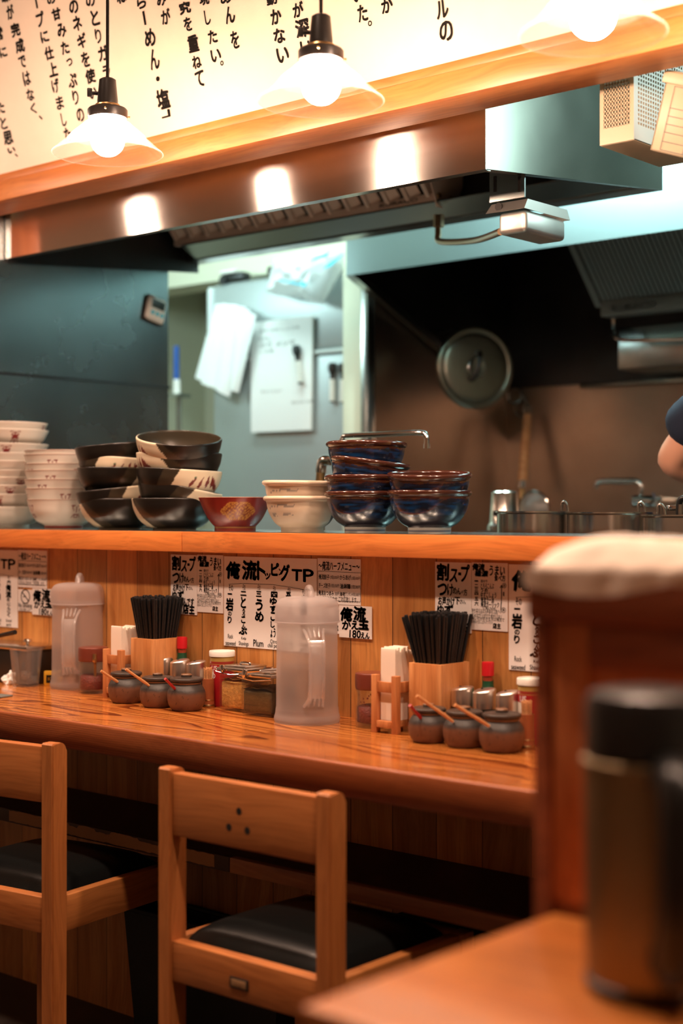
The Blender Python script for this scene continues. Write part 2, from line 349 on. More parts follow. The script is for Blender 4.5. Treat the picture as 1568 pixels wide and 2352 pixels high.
# ------------------------------------------------------------------ mesh helpers
class MB:
    def __init__(s): s.bm = bmesh.new()
    def box(s, c, d, bev=0.0, rot=None, seg=2):
        r = bmesh.ops.create_cube(s.bm, size=1.0)
        vs = r['verts']
        for v in vs: v.co = Vector((v.co.x * d[0], v.co.y * d[1], v.co.z * d[2]))
        if bev:
            es = list({e for v in vs for e in v.link_edges})
            q = bmesh.ops.bevel(s.bm, geom=es, offset=bev, segments=seg, affect='EDGES', profile=0.5)
            vs = list({v for f in q['faces'] for v in f.verts} | {v for v in vs if v.is_valid})
        m = Matrix.Translation(Vector(c))
        if rot is not None: m = m @ rot
        for v in vs: v.co = m @ v.co
        return s
    def box2(s, a, b, bev=0.0, seg=2):
        return s.box([(a[i] + b[i]) / 2 for i in range(3)], [abs(b[i] - a[i]) for i in range(3)], bev, None, seg)
    def cyl(s, p0, p1, r0, r1=None, seg=24, cap=True):
        p0, p1 = Vector(p0), Vector(p1)
        r1 = r0 if r1 is None else r1
        d = p1 - p0
        q = Vector((0, 0, 1)).rotation_difference(d.normalized()).to_matrix()
        a, b = [], []
        for i in range(seg):
            t = 2 * math.pi * i / seg
            u = q @ Vector((math.cos(t), math.sin(t), 0))
            a.append(s.bm.verts.new(p0 + u * r0)); b.append(s.bm.verts.new(p1 + u * r1))
        for i in range(seg):
            j = (i + 1) % seg
            s.bm.faces.new((a[i], a[j], b[j], b[i]))
        if cap:
            s.bm.faces.new(list(reversed(a))); s.bm.faces.new(b)
        return s
    def lathe(s, prof, seg=48, c=(0, 0, 0)):
        c = Vector(c); rings = []
        for r, z in prof:
            if r < 1e-6: rings.append([s.bm.verts.new(c + Vector((0, 0, z)))])
            else: rings.append([s.bm.verts.new(c + Vector((r * math.cos(2 * math.pi * i / seg), r * math.sin(2 * math.pi * i / seg), z))) for i in range(seg)])
        for A, B in zip(rings, rings[1:]):
            for i in range(seg):
                j = (i + 1) % seg
                if len(A) == 1 and len(B) == 1: break
                if len(A) == 1: s.bm.faces.new((A[0], B[j], B[i]))
                elif len(B) == 1: s.bm.faces.new((A[i], A[j], B[0]))
                else: s.bm.faces.new((A[i], A[j], B[j], B[i]))
        return s
    def tube(s, pts, r, seg=10, cap=True, sq=None):
        pts = [Vector(p) for p in pts]
        up = Vector((0, 0, 1)); rings = []; prev = None
        for i, p in enumerate(pts):
            d = (pts[min(i + 1, len(pts) - 1)] - pts[max(i - 1, 0)]).normalized()
            if prev is None:
                a = d.orthogonal().normalized()
            else:
                a = (prev - d * prev.dot(d)).normalized()
            prev = a; b = d.cross(a)
            rr = r[i] if isinstance(r, (list, tuple)) else r
            rings.append([s.bm.verts.new(p + (a * math.cos(2 * math.pi * k / seg) + b * math.sin(2 * math.pi * k / seg)) * rr) for k in range(seg)])
        for A, B in zip(rings, rings[1:]):
            for k in range(seg):
                j = (k + 1) % seg
                s.bm.faces.new((A[k], A[j], B[j], B[k]))
        if cap:
            s.bm.faces.new(list(reversed(rings[0]))); s.bm.faces.new(rings[-1])
        return s
    def prism(s, poly, a, b):
        """poly: list of 3-D points (one face) swept by vector b - a"""
        d = Vector(b) - Vector(a)
        A = [s.bm.verts.new(Vector(p)) for p in poly]; B = [s.bm.verts.new(Vector(p) + d) for p in poly]
        n = len(A)
        s.bm.faces.new(list(reversed(A))); s.bm.faces.new(B)
        for i in range(n):
            j = (i + 1) % n
            s.bm.faces.new((A[i], A[j], B[j], B[i]))
        return s
    def sheet(s, fn, nu, nv, thick=0.0):
        g = [[s.bm.verts.new(Vector(fn(i / nu, j / nv))) for j in range(nv + 1)] for i in range(nu + 1)]
        fs = []
        for i in range(nu):
            for j in range(nv):
                fs.append(s.bm.faces.new((g[i][j], g[i + 1][j], g[i + 1][j + 1], g[i][j + 1])))
        if thick:
            bmesh.ops.recalc_face_normals(s.bm, faces=fs)
            bmesh.ops.solidify(s.bm, geom=fs, thickness=thick)
        return s
    def mesh(s, name, mat, smooth=35):
        bmesh.ops.recalc_face_normals(s.bm, faces=s.bm.faces[:])
        me = bpy.data.meshes.new(name); s.bm.to_mesh(me); s.bm.free()
        me.materials.append(mat)
        if smooth:
            me.shade_smooth(); me.set_sharp_from_angle(angle=R(smooth))
        return me

def link(name, me, parent=None, loc=None, rot=None):
    o = bpy.data.objects.new(name, me); C.objects.link(o)
    if parent is not None: o.parent = parent
    if loc is not None: o.location = loc
    if rot is not None: o.rotation_euler = rot
    return o
def tag(o, label, cat, group=None, kind=None):
    o['label'] = label
    o['category'] = cat
    if group: o['group'] = group
    if kind: o['kind'] = kind
    return o
def thing(name, label, cat, loc=(0, 0, 0), rz=0.0, group=None):
    o = bpy.data.objects.new(name, None); C.objects.link(o)
    o.empty_display_size = 0.05
    o.location = loc; o.rotation_euler = (0, 0, rz)
    return tag(o, label, cat, group)
def part(name, mb, mat, parent, label=None, loc=None, rot=None, smooth=35):
    me = mb if isinstance(mb, bpy.types.Mesh) else mb.mesh(name, mat, smooth)
    o = link(name, me, parent, loc, rot)
    if label: o['label'] = label
    return o
def solo(name, mb, mat, label, cat, loc=(0, 0, 0), rz=0.0, group=None, smooth=35):
    me = mb if isinstance(mb, bpy.types.Mesh) else mb.mesh(name, mat, smooth)
    o = link(name, me, None, loc, (0, 0, rz))
    return tag(o, label, cat, group)
def struct(name, mb, mat, label=None, smooth=35):
    o = link(name, mb.mesh(name, mat, smooth) if isinstance(mb, MB) else mb)
    o['kind'] = 'structure'
    if label: o['label'] = label
    return o
def dup(root, loc, rz=None, label=None, group=None):
    """a copy of a thing with copies of its parts and sub-parts"""
    r = root.copy(); C.objects.link(r); r.location = loc
    if rz is not None: r.rotation_euler = (0, 0, rz)
    if label: r['label'] = label
    if group: r['group'] = group
    for ch in list(root.children):
        c = ch.copy(); C.objects.link(c); c.parent = r
        for g in list(ch.children):
            d = g.copy(); C.objects.link(d); d.parent = c
    return r

def dense(prof, step=0.002):
    out = [prof[0]]
    for (r0, z0), (r1, z1) in zip(prof, prof[1:]):
        n = max(1, int(math.hypot(r1 - r0, z1 - z0) / step))
        for k in range(1, n + 1): out.append((r0 + (r1 - r0) * k / n, z0 + (z1 - z0) * k / n))
    return out
def spline(pts, n=6):
    out = []
    for i in range(len(pts) - 1):
        p0 = pts[max(i - 1, 0)]; p1 = pts[i]; p2 = pts[i + 1]; p3 = pts[min(i + 2, len(pts) - 1)]
        for k in range(n):
            t = k / n
            out.append(tuple(0.5 * ((2 * p1[j]) + (-p0[j] + p2[j]) * t + (2 * p0[j] - 5 * p1[j] + 4 * p2[j] - p3[j]) * t * t + (-p0[j] + 3 * p1[j] - 3 * p2[j] + p3[j]) * t ** 3) for j in range(len(p1))))
    out.append(tuple(pts[-1]))
    return out
def lathe_painted(name, outer, inner, colfn, mat, seg=224, step=0.0022):
    """turned vessel; colfn(theta, z, inside) gives the glaze colour; theta 0 is local +X"""
    po = dense(outer, step); pi_ = dense(inner, 0.006)
    prof = [(r, z, False) for r, z in po] + [(r, z, True) for r, z in pi_]
    vs, cols, fs = [], [], []
    for r, z, ins in prof:
        r = max(r, 0.0002)
        for i in range(seg):
            t = 2 * math.pi * i / seg
            tt = t if t <= math.pi else t - 2 * math.pi
            vs.append((r * math.cos(t), r * math.sin(t), z)); cols.append(colfn(tt, z, ins, r))
    for k in range(len(prof) - 1):
        for i in range(seg):
            j = (i + 1) % seg
            fs.append((k * seg + i, k * seg + j, (k + 1) * seg + j, (k + 1) * seg + i))
    me = bpy.data.meshes.new(name); me.from_pydata(vs, [], fs)
    at = me.color_attributes.new('Col', 'FLOAT_COLOR', 'POINT')
    buf = []
    for c in cols: buf += [c[0], c[1], c[2], 1.0]
    at.data.foreach_set('color', buf)
    me.materials.append(mat); me.shade_smooth(); me.set_sharp_from_angle(angle=R(50))
    me.update()
    return me

# ------------------------------------------------------------------ lettering
GL = {}
def glyphs(txt, weight=0.02, spacing=1.0):
    """outline faces of a string, scaled to the unit square"""
    key = (txt, weight, spacing)
    if key in GL: return GL[key]
    cu = bpy.data.curves.new('lettering', 'FONT')
    cu.body = txt; cu.offset = weight; cu.resolution_u = 3; cu.space_character = spacing
    o = bpy.data.objects.new('lettering', cu); C.objects.link(o)
    bpy.context.view_layer.update()
    dg = bpy.context.evaluated_depsgraph_get()
    me = bpy.data.meshes.new_from_object(o.evaluated_get(dg))
    vs = [Vector(v.co) for v in me.vertices]; fs = [tuple(p.vertices) for p in me.polygons]
    bpy.data.objects.remove(o); bpy.data.curves.remove(cu); bpy.data.meshes.remove(me)
    if not vs:
        GL[key] = ([], []); return GL[key]
    x0 = min(v.x for v in vs); x1 = max(v.x for v in vs); y0 = min(v.y for v in vs); y1 = max(v.y for v in vs)
    w = max(x1 - x0, 1e-4); h = max(y1 - y0, 1e-4)
    # thin strokes such as a dash keep their weight instead of filling the box
    GL[key] = ([((v.x - x0) / w, (v.y - y0) / h) for v in vs], fs)
    return GL[key]
class Ink:
    """collects lettering on a plane given by origin + a * u + b * v"""
    def __init__(s, wob=0.0): s.v = []; s.f = []; s.wob = wob
    def put(s, txt, x0, y0, x1, y1, weight=0.02, shear=0.0, spacing=1.0):
        vs, fs = glyphs(txt, 0.0, spacing); n = len(s.v)
        w, h = x1 - x0, y1 - y0
        k = weight / max(1, 0.75 * len(txt)) * min(1.0, 1.6 * h / max(w / len(txt), 1e-6)) if len(txt) > 1 else weight
        e = k * max(w, 0.4 * h)                # brush spread: the strokes are laid again beside themselves
        shifts = ((0, 0), (e, e * .3), (-e, -e * .3), (e * .35, -e), (-e * .35, e)) if weight > 0.008 else ((0, 0),)
        ch = min(h, w / len(txt)); am = 0.035 * ch if s.wob else 0
        x0 += e * .8; x1 -= e * .8; w = x1 - x0; y0 += e * .6; h -= e * 1.2
        for sx, sy in shifts:
            n = len(s.v)
            for a, b in vs:
                x = x0 + a * w + shear * (b - 0.5) * h; y = y0 + b * h
                if s.wob:
                    q = noise.noise_vector(Vector((x * 2.6 / ch, y * 2.6 / ch, len(txt) * 0.37)))
                    x += q.x * am; y += q.y * am
                s.v.append((x + sx, y + sy))
            for f in fs: s.f.append(tuple(i + n for i in f))
        return s
    def rect(s, x0, y0, x1, y1):
        n = len(s.v); s.v += [(x0, y0), (x1, y0), (x1, y1), (x0, y1)]; s.f.append((n, n + 1, n + 2, n + 3)); return s
    def line(s, pts, w):
        for (ax, ay), (bx, by) in zip(pts, pts[1:]):
            L = math.hypot(bx - ax, by - ay) or 1; nx, ny = -(by - ay) / L * w / 2, (bx - ax) / L * w / 2
            n = len(s.v); s.v += [(ax - nx, ay - ny), (bx - nx, by - ny), (bx + nx, by + ny), (ax + nx, ay + ny)]; s.f.append((n, n + 1, n + 2, n + 3))
        return s
    def ring(s, cx, cy, rx, ry, w, n=40):
        return s.line([(cx + rx * math.cos(2 * math.pi * k / n), cy + ry * math.sin(2 * math.pi * k / n)) for k in range(n + 1)], w)
    def mesh(s, name, mat, o, u, v):
        o, u, v = Vector(o), Vector(u), Vector(v)
        me = bpy.data.meshes.new(name)
        me.from_pydata([o + u * a + v * b for a, b in s.v], [], s.f)
        me.materials.append(mat); me.update()
        return me
# ================================================================== THE SETTING
WALLY = 2.165            # panelled face behind the counter
CZ = 0.723               # counter top
LZ = 1.079               # serving ledge top
LX = -3.25               # stainless side wall of the kitchen
BX, BY = 0.9, 4.2        # kitchen right end, kitchen back wall

struct('floor', MB().box2((-5, -1.6, -0.06), (2.2, 5.0, 0)), M['floor'])
struct('ceiling', MB().box2((-4.2, -1.6, 2.75), (1.6, 2.0, 2.81)), M['ceiling'])
struct('ceiling_kitchen', MB().box2((-4.6, 2.30, 2.5), (1.6, 4.4, 2.56)), M['kitchen_ceiling'])
# panelled counter wall, down to the floor
struct('wall_counter', MB().box2((-3.9, WALLY, 0), (1.2, WALLY + 0.05, 1.036)), M['panel'])
# leaning header wall with the brush writing
TILT = R(18.5)
BOT = Vector((0, 2.212, 1.958)); UPV = Vector((0, -math.sin(TILT), math.cos(TILT))); NRM = Vector((0, -math.cos(TILT), -math.sin(TILT)))
mb = MB()
p0 = BOT; p1 = BOT + UPV * 0.86
mb.prism([p0 + Vector((-4.2, 0, 0)), p1 + Vector((-4.2, 0, 0)), p1 + Vector((-4.2, 0.06, 0)), p0 + Vector((-4.2, 0.06, 0))], (0, 0, 0), (5.8, 0, 0))
header = struct('wall_header', mb, M['wallpaper'])
beam = struct('trim_1', MB().box2((-4.2, 2.200, 1.890), (1.6, 2.312, 1.938), 0.002), M['beam'])
struct('trim_2', MB().box2((-4.2, 2.203, 1.9385), (1.6, 2.30, 1.9575), 0.002), M['beam'])
# kitchen shell
mb = MB().box2((LX - 0.04, 2.34, 0), (LX, 2.94, 2.5))
wall_left = struct('wall_left', mb, M['steel_wall'])
struct('trim_3', MB().box2((LX - 0.04, 2.335, 1.483), (LX + 0.0025, 2.945, 1.490)), M['steel_dark'])
struct('trim_4', MB().box2((LX - 0.08, 2.22, 1.0805), (LX - 0.032, 2.34, 1.89), 0.003), M['partition'])
mb = MB().box2((-4.4, 4.18, 0), (-2.98, 4.24, 2.5)); mb.box2((-4.46, 2.5, 0), (-4.4, 4.24, 2.5))
struct('wall_alcove', mb, M['cream_wall'])
struct('trim_5', MB().box2((-4.4, 3.64, 1.935), (-2.925, 3.78, 2.5)), M['cream_wall'])
struct('pillar', MB().box2((-3.025, 3.46, 0), (-2.945, 4.2, 1.95), 0.004), M['cream_wall'])
struct('trim_6', MB().box2((-2.944, 3.45, 0), (-2.915, 3.49, 1.85), 0.004), M['steel_side'])
struct('wall_side', MB().box2((-2.943, 3.49, 0), (-2.925, 4.2, 2.5)), M['steel_back'])
struct('wall_back', MB().box2((-2.98, BY, 0), (1.6, BY + 0.05, 2.5)), M['steel_back'])
struct('wall_dining', MB().box2((-4.6, -1.66, 0), (1.6, -1.6, 2.8)), M['brown_wall'])
struct('wall_entrance', MB().box2((-4.66, -1.6, 0), (-4.6, 2.2, 2.8)), M['brown_wall'])
struct('wall_right', MB().box2((1.6, -1.6, 0), (1.66, 4.4, 2.8)), M['cream_wall'])

# brush writing on the header wall, column by column, as seen in the photo
def on_header(px, py):
    o = Vector((0, 0, EYE)); d = ray(px, py); q = BOT
    t = (q - o).dot(NRM) / d.dot(NRM)
    p = o + d * t
    return p.x, (p - q).dot(UPV)
COLS = [
 [('常', -4, 62, 95, 24), ('に', 8, 108, 132, 18)],
 [('た', 2, 232, 262, 18), ('と', 9, 268, 297, 16), ('思', 19, 300, 332, 22), ('い', 27, 338, 352, 18), ('、', 38, 352, 361, 7)],
 [('味', 14, -12, 6, 20), ('が', 24, 10, 45, 18), ('完', 36, 52, 85, 22), ('成', 46, 88, 122, 22), ('で', 52, 128, 156, 18), ('は', 62, 163, 197, 18), ('な', 70, 203, 232, 18), ('く', 77, 236, 262, 14), ('、', 94, 264, 276, 8)],
 [('｜', 84, -8, 20, 4), ('プ', 93, 26, 62, 20), ('に', 103, 70, 98, 20), ('仕', 113, 106, 138, 22), ('上', 122, 142, 176, 22), ('げ', 128, 180, 214, 18), ('ま', 138, 220, 252, 18), ('し', 147, 258, 290, 12), ('た', 156, 292, 326, 18)],
 [('の', 118, -12, 10, 20), ('甘', 130, 18, 47, 22), ('み', 142, 53, 86, 22), ('た', 150, 94, 125, 20), ('っ', 160, 134, 152, 14), ('ぷ', 167, 168, 202, 22), ('り', 174, 206, 241, 14), ('の', 185, 248, 280, 18)],
 [('の', 170, 0, 32, 22), ('ネ', 178, 36, 72, 22), ('ギ', 188, 76, 112, 22), ('を', 197, 118, 155, 20), ('使', 208, 158, 192, 24), ('い', 214, 200, 227, 20)],
 [('の', 208, -14, 16, 22), ('と', 219, 22, 60, 20), ('り', 226, 65, 100, 14), ('ガ', 237, 104, 141, 24), ('ラ', 245, 150, 180, 18), ('を', 258, 186, 216, 20)],
 [('ね', 279, -26, 8, 24)],
 [('ら', 325, -8, 20, 22), ('｜', 332, 25, 58, 5), ('め', 345, 66, 108, 26), ('ん', 355, 112, 160, 24), ('・', 363, 175, 187, 9), ('塩', 375, 204, 250, 32), ('」', 381, 252, 270, 22)],
 [('み', 371, -16, 14, 22), ('が', 381, 20, 56, 22)],
 [('究', 425, 4, 32, 28), ('を', 432, 38, 72, 20), ('重', 444, 80, 120, 26), ('ね', 452, 126, 158, 22), ('て', 459, 162, 200, 22)],
 [('現', 469, -18, 12, 24), ('し', 477, 22, 57, 14), ('た', 489, 68, 100, 22), ('い', 496, 112, 142, 24), ('。', 510, 139, 151, 8)],
 [('め', 519, -20, 9, 26), ('ん', 528, 14, 54, 24), ('を', 540, 70, 112, 20)],
 [('動', 624, -20, 12, 26), ('か', 634, 20, 56, 26), ('な', 642, 64, 100, 28), ('い', 650, 108, 144, 28)],
 [('味', 676, -36, 0, 26), ('が', 685, 4, 40, 26), ('深', 695, 42, 86, 34), ('い', 704, 92, 130, 28)],
 [('い', 822, -30, 4, 26), ('た', 833, 10, 50, 24), ('。', 850, 47, 60, 10)],
 [('か', 889, -6, 30, 28)],
 [('ー', 1006, -40, -6, 6), ('ル', 1016, 0, 42, 30), ('の', 1025, 47, 95, 32)],
]
for col in COLS:
    k = Ink(wob=0.0016)
    for ch, xc, y0, y1, w in col:
        ym = (y0 + y1) / 2
        xa, s = on_header(xc - w / 2, ym); xb, _ = on_header(xc + w / 2, ym)
        _, sa = on_header(xc, y1); _, sb = on_header(xc, y0)
        k.put(ch, xa, sa, xb, sb, 0.042, 0.10)
    part('brush_writing', k.mesh('brush_writing', M['ink'], BOT + NRM * 0.0009, (1, 0, 0), UPV), None, header)

# serving ledge, its steel shelf on the kitchen side
t = thing('serving_ledge', 'long orange wooden ledge above the menu sheets carrying all the bowls', 'ledge', (0, 0, 0))
mb = MB(); mb.box2((-3.9, 2.12, 1.036), (-2.303, 2.34, 1.0785), 0.0015); mb.box2((-2.3015, 2.12, 1.036), (0.9, 2.34, 1.0785), 0.0015)
part('board', mb, M['ledge'], t)
part('steel_top', MB().box2((-3.9, 2.128, 1.0787), (0.9, 2.42, LZ + 0.0004)), M['steel_side'], t, 'thin steel sheet')
t = thing('kitchen_counter', 'steel kitchen worktop just behind the serving ledge', 'counter', (0, 0, 0))
part('worktop', MB().box2((-3.2, 2.345, 0.80), (0.9, 2.80, 0.84)), M['steel_side'], t)
part('cabinet_front', MB().box2((-3.2, 2.36, 0.002), (0.9, 2.78, 0.80)), M['steel_wall'], t)
t = thing('cook_range', 'steel range counter under the rear hood along the back wall', 'counter', (0, 0, 0))
part('worktop', MB().box2((-2.92, 3.62, 0.80), (0.9, 4.195, 0.85)), M['steel_side'], t)
part('cabinet_front', MB().box2((-2.92, 3.66, 0.002), (0.9, 4.19, 0.80)), M['steel_wall'], t)

# dining counter
t = thing('dining_counter', 'long glossy orange wooden counter with a dark red front edge', 'counter', (0, 0, 0))
def ctop():
    mb = MB(); n = 60; X0, X1 = -3.9, 0.6
    def fy(x): return 1.770 + 0.006 * math.sin(x * 2.3 + 0.6) + 0.004 * math.sin(x * 5.1)
    prof = []
    for i in range(n + 1):
        x = X0 + (X1 - X0) * i / n; y = fy(x)
        prof.append([(x, y + 0.004, CZ), (x, WALLY - 0.001, CZ), (x, WALLY - 0.001, CZ - 0.012), (x, y + 0.004, CZ - 0.012)])
    V = [[mb.bm.verts.new(p) for p in q] for q in prof]
    for A, B in zip(V, V[1:]):
        for k in range(4): mb.bm.faces.new((A[k], A[(k + 1) % 4], B[(k + 1) % 4], B[k]))
    mb.bm.faces.new(V[0]); mb.bm.faces.new(V[-1])
    mb2 = MB(); prof = []
    for i in range(n + 1):
        x = X0 + (X1 - X0) * i / n; y = fy(x)
        prof.append([(x, y + 0.004, CZ - 0.0003), (x, y + 0.0012, CZ - 0.0015), (x, y, CZ - 0.005), (x, y + 0.001, CZ - 0.052), (x, y + 0.004, CZ - 0.055), (x, y + 0.05, CZ - 0.055), (x, y + 0.05, CZ - 0.0125), (x, y + 0.004, CZ - 0.0125)])
    V = [[mb2.bm.verts.new(p) for p in q] for q in prof]
    for A, B in zip(V, V[1:]):
        for k in range(8): mb2.bm.faces.new((A[k], A[(k + 1) % 8], B[(k + 1) % 8], B[k]))
    return mb, mb2
a, b = ctop()
part('counter_top', a, M['counter'], t)
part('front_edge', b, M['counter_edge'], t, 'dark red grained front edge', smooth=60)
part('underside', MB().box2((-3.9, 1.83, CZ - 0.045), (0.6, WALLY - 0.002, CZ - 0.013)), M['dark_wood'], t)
# bag shelf under the counter
t = thing('bag_shelf', 'low wooden bag shelf with a worn front lip under the counter', 'shelf', (0, 0, 0))
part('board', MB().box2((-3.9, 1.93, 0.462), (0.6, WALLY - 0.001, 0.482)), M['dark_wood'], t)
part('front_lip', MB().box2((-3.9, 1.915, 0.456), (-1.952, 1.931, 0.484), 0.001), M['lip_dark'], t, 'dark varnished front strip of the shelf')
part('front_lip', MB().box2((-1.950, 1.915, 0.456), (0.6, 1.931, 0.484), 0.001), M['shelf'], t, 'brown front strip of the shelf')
def worn(mb, x0, x1, z0, z1):
    n = int((x1 - x0) / 0.006); pts = []
    up = [(x0 + (x1 - x0) * i / n, z1 - 0.004 * abs(noise.noise((i * 0.35, 1.3, 0))) - (0.006 if noise.noise((i * 0.11, 4.3, 0)) > 0.15 else 0)) for i in range(n + 1)]
    lo = [(x0 + (x1 - x0) * i / n, z0 + 0.003 * abs(noise.noise((i * 0.4, 7.7, 0)))) for i in range(n + 1)]
    for i in range(n):
        mb.prism([(lo[i][0], 1.9140, lo[i][1]), (lo[i + 1][0], 1.9140, lo[i + 1][1]), (up[i + 1][0], 1.9140, up[i + 1][1]), (up[i][0], 1.9140, up[i][1])], (0, 0, 0), (0, 0.0009, 0))
mb = MB(); worn(mb, -2.62, -1.99, 0.459, 0.484)
part('bare_patch', mb, M['worn_shelf'], t, 'pale patch where the varnish is worn off', smooth=0)
# ================================================================== PENDANT LAMPS
def pendant(px, label):
    LYY, ZB = 1.90, 1.829                       # lamp line, shade rim height
    p = on_y(px, 300, LYY); x = p.x
    t = thing('pendant_lamp', label, 'lamp', (x, LYY, ZB), R(0), 'pendant lamps over the counter')
    t.rotation_euler = (0, 0, face_cam(Vector((x, LYY, 0))))
    ro, rn = 0.109, 0.036
    prof = spline([(ro, 0.0), (ro * 0.985, 0.003), (0.080, 0.027), (0.058, 0.047), (rn + 0.006, 0.060)], 5)
    part('shade', MB().lathe(prof + [(r - 0.002, z - 0.0015) for r, z in reversed(prof[1:])], 64), M['shade_glass'], t, 'clear glass cone shade')
    part('shade_neck', MB().lathe(spline([(0.0765, 0.0318), (0.066, 0.0415), (0.054, 0.0515), (0.044, 0.0605), (rn, 0.066), (rn, 0.076)], 4), 48), M['shade_frost'], t, 'milky white upper part of the shade')
    rim = [(ro * math.cos(2 * math.pi * k / 64), ro * math.sin(2 * math.pi * k / 64), 0.0005) for k in range(65)]
    part('rim', MB().tube(rim, 0.0010, 6, cap=False), M['shade_glass'], t)
    part('bulb', MB().lathe(spline([(0.0002, -0.006), (0.016, -0.002), (0.029, 0.010), (0.034, 0.027), (0.030, 0.045), (0.020, 0.062), (0.014, 0.074)], 5), 32), M['bulb'], t, 'glowing white globe bulb')
    part('collar', MB().lathe([(0.030, 0.070), (0.0385, 0.070), (0.0395, 0.073), (0.0395, 0.086), (0.037, 0.089), (0.024, 0.092), (0.024, 0.097), (0.0002, 0.097)], 40), M['black_metal'], t)
    part('socket', MB().lathe([(0.020, 0.097), (0.0205, 0.104), (0.017, 0.140), (0.0165, 0.146), (0.012, 0.149), (0.0002, 0.149)], 32), M['black_metal'], t)
    part('socket_ring', MB().lathe([(0.0245, 0.0915), (0.0255, 0.0935), (0.0245, 0.0965)], 32), M['brass'], t)
    kn = MB().cyl((-0.004, -0.018, 0.120), (-0.004, -0.030, 0.120), 0.0035, seg=10); kn.box((-0.004, -0.035, 0.121), (0.006, 0.010, 0.017), 0.0015)
    part('switch_knob', kn, M['black_metal'], t)
    for k in range(3):
        a = 2.0 + k * 2.094
        sc = MB().cyl((0.0385 * math.cos(a), 0.0385 * math.sin(a), 0.079), (0.046 * math.cos(a), 0.046 * math.sin(a), 0.079), 0.0016, seg=8); sc.box((0.047 * math.cos(a), 0.047 * math.sin(a), 0.079), (0.004, 0.004, 0.004), 0.001)
        part('set_screw', sc, M['brass'], t)
    part('cord', MB().cyl((0, 0, 0.148), (0, 0, 2.75 - ZB), 0.0032, seg=12), M['black_plastic'], t)
    return t
pendant(247, 'leftmost pendant lamp in the photo, hung lowest, with black socket and glass cone shade')
pendant(737, 'glass cone pendant lamp in the middle, above the tall blue bowl stack')
pendant(1361, 'pendant lamp at the upper right corner of the photo, cut by the top edge')

# ================================================================== FRONT RANGE HOOD
HY = 2.36; HYB = 3.05
hf = on_y(1115, 388, HY); HX1 = hf.x; HZ = hf.z
hb = on_x(1520, 437, HX1); HZB = hb.z; HYB = hb.y
HX0 = LX + 0.004
t = thing('range_hood', 'big stainless range hood hanging behind the wooden beam above the ledge', 'range hood', (0, 0, 0))
part('front_panel', MB().box2((HX0, HY, HZ), (HX1, HY + 0.003, 2.498)), M['steel'], t)
mb = MB().prism([(HX1 - 0.003, HY + 0.003, HZ + 0.0005), (HX1 - 0.003, HYB, HZB), (HX1 - 0.003, HYB, 2.498), (HX1 - 0.003, HY + 0.003, 2.498)], (0, 0, 0), (0.003, 0, 0))
part('side_panel', mb, M['hood_side'], t)
mb = MB().prism([(HX0, HY + 0.003, HZ - 0.012), (HX0, HYB - 0.001, HZB - 0.026), (HX0, HYB - 0.001, 2.30), (HX0, HY + 0.003, 2.30)], (0, 0, 0), (0.004, 0, 0))
part('side_panel', mb, M['steel_dark'], t, 'dark left side lining')
mb = MB().prism([(HX0 + 0.05, HYB - 0.118, HZB + 0.032), (HX0 + 0.05, HYB - 0.052, HZB + 0.004), (HX0 + 0.05, HYB - 0.052, HZB + 0.007), (HX0 + 0.05, HYB - 0.118, HZB + 0.035)], (0, 0, 0), (HX1 - HX0 - 0.1, 0, 0))
part('drip_plate', mb, M['steel_side'], t)
part('back_panel', MB().box2((HX0, HYB, HZB), (HX1, HYB + 0.003, 2.498)), M['steel_side'], t)
mb = MB()   # folded lower lips
mb.box2((HX0, HY + 0.003, HZ), (HX1 - 0.004, HY + 0.022, HZ + 0.003)); mb.box2((HX0, HYB - 0.05, HZB), (HX1 - 0.004, HYB - 0.001, HZB + 0.003)); mb.box2((HX0, HYB - 0.052, HZB), (HX1 - 0.004, HYB - 0.049, HZB + 0.03))
mb.prism([(HX1 - 0.028, HY + 0.022, HZ + 0.003), (HX1 - 0.028, HYB - 0.052, HZB + 0.000), (HX1 - 0.028, HYB - 0.052, HZB + 0.003), (HX1 - 0.028, HY + 0.022, HZ + 0.006)], (0, 0, 0), (0.024, 0, 0))
part('rim_lip', mb, M['steel_side'], t)
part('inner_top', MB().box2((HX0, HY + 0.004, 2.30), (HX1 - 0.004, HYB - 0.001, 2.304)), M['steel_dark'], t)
part('inner_lining', MB().box2((HX0, HYB - 0.006, HZB + 0.06), (HX1 - 0.004, HYB - 0.003, 2.30)), M['steel_dark'], t)
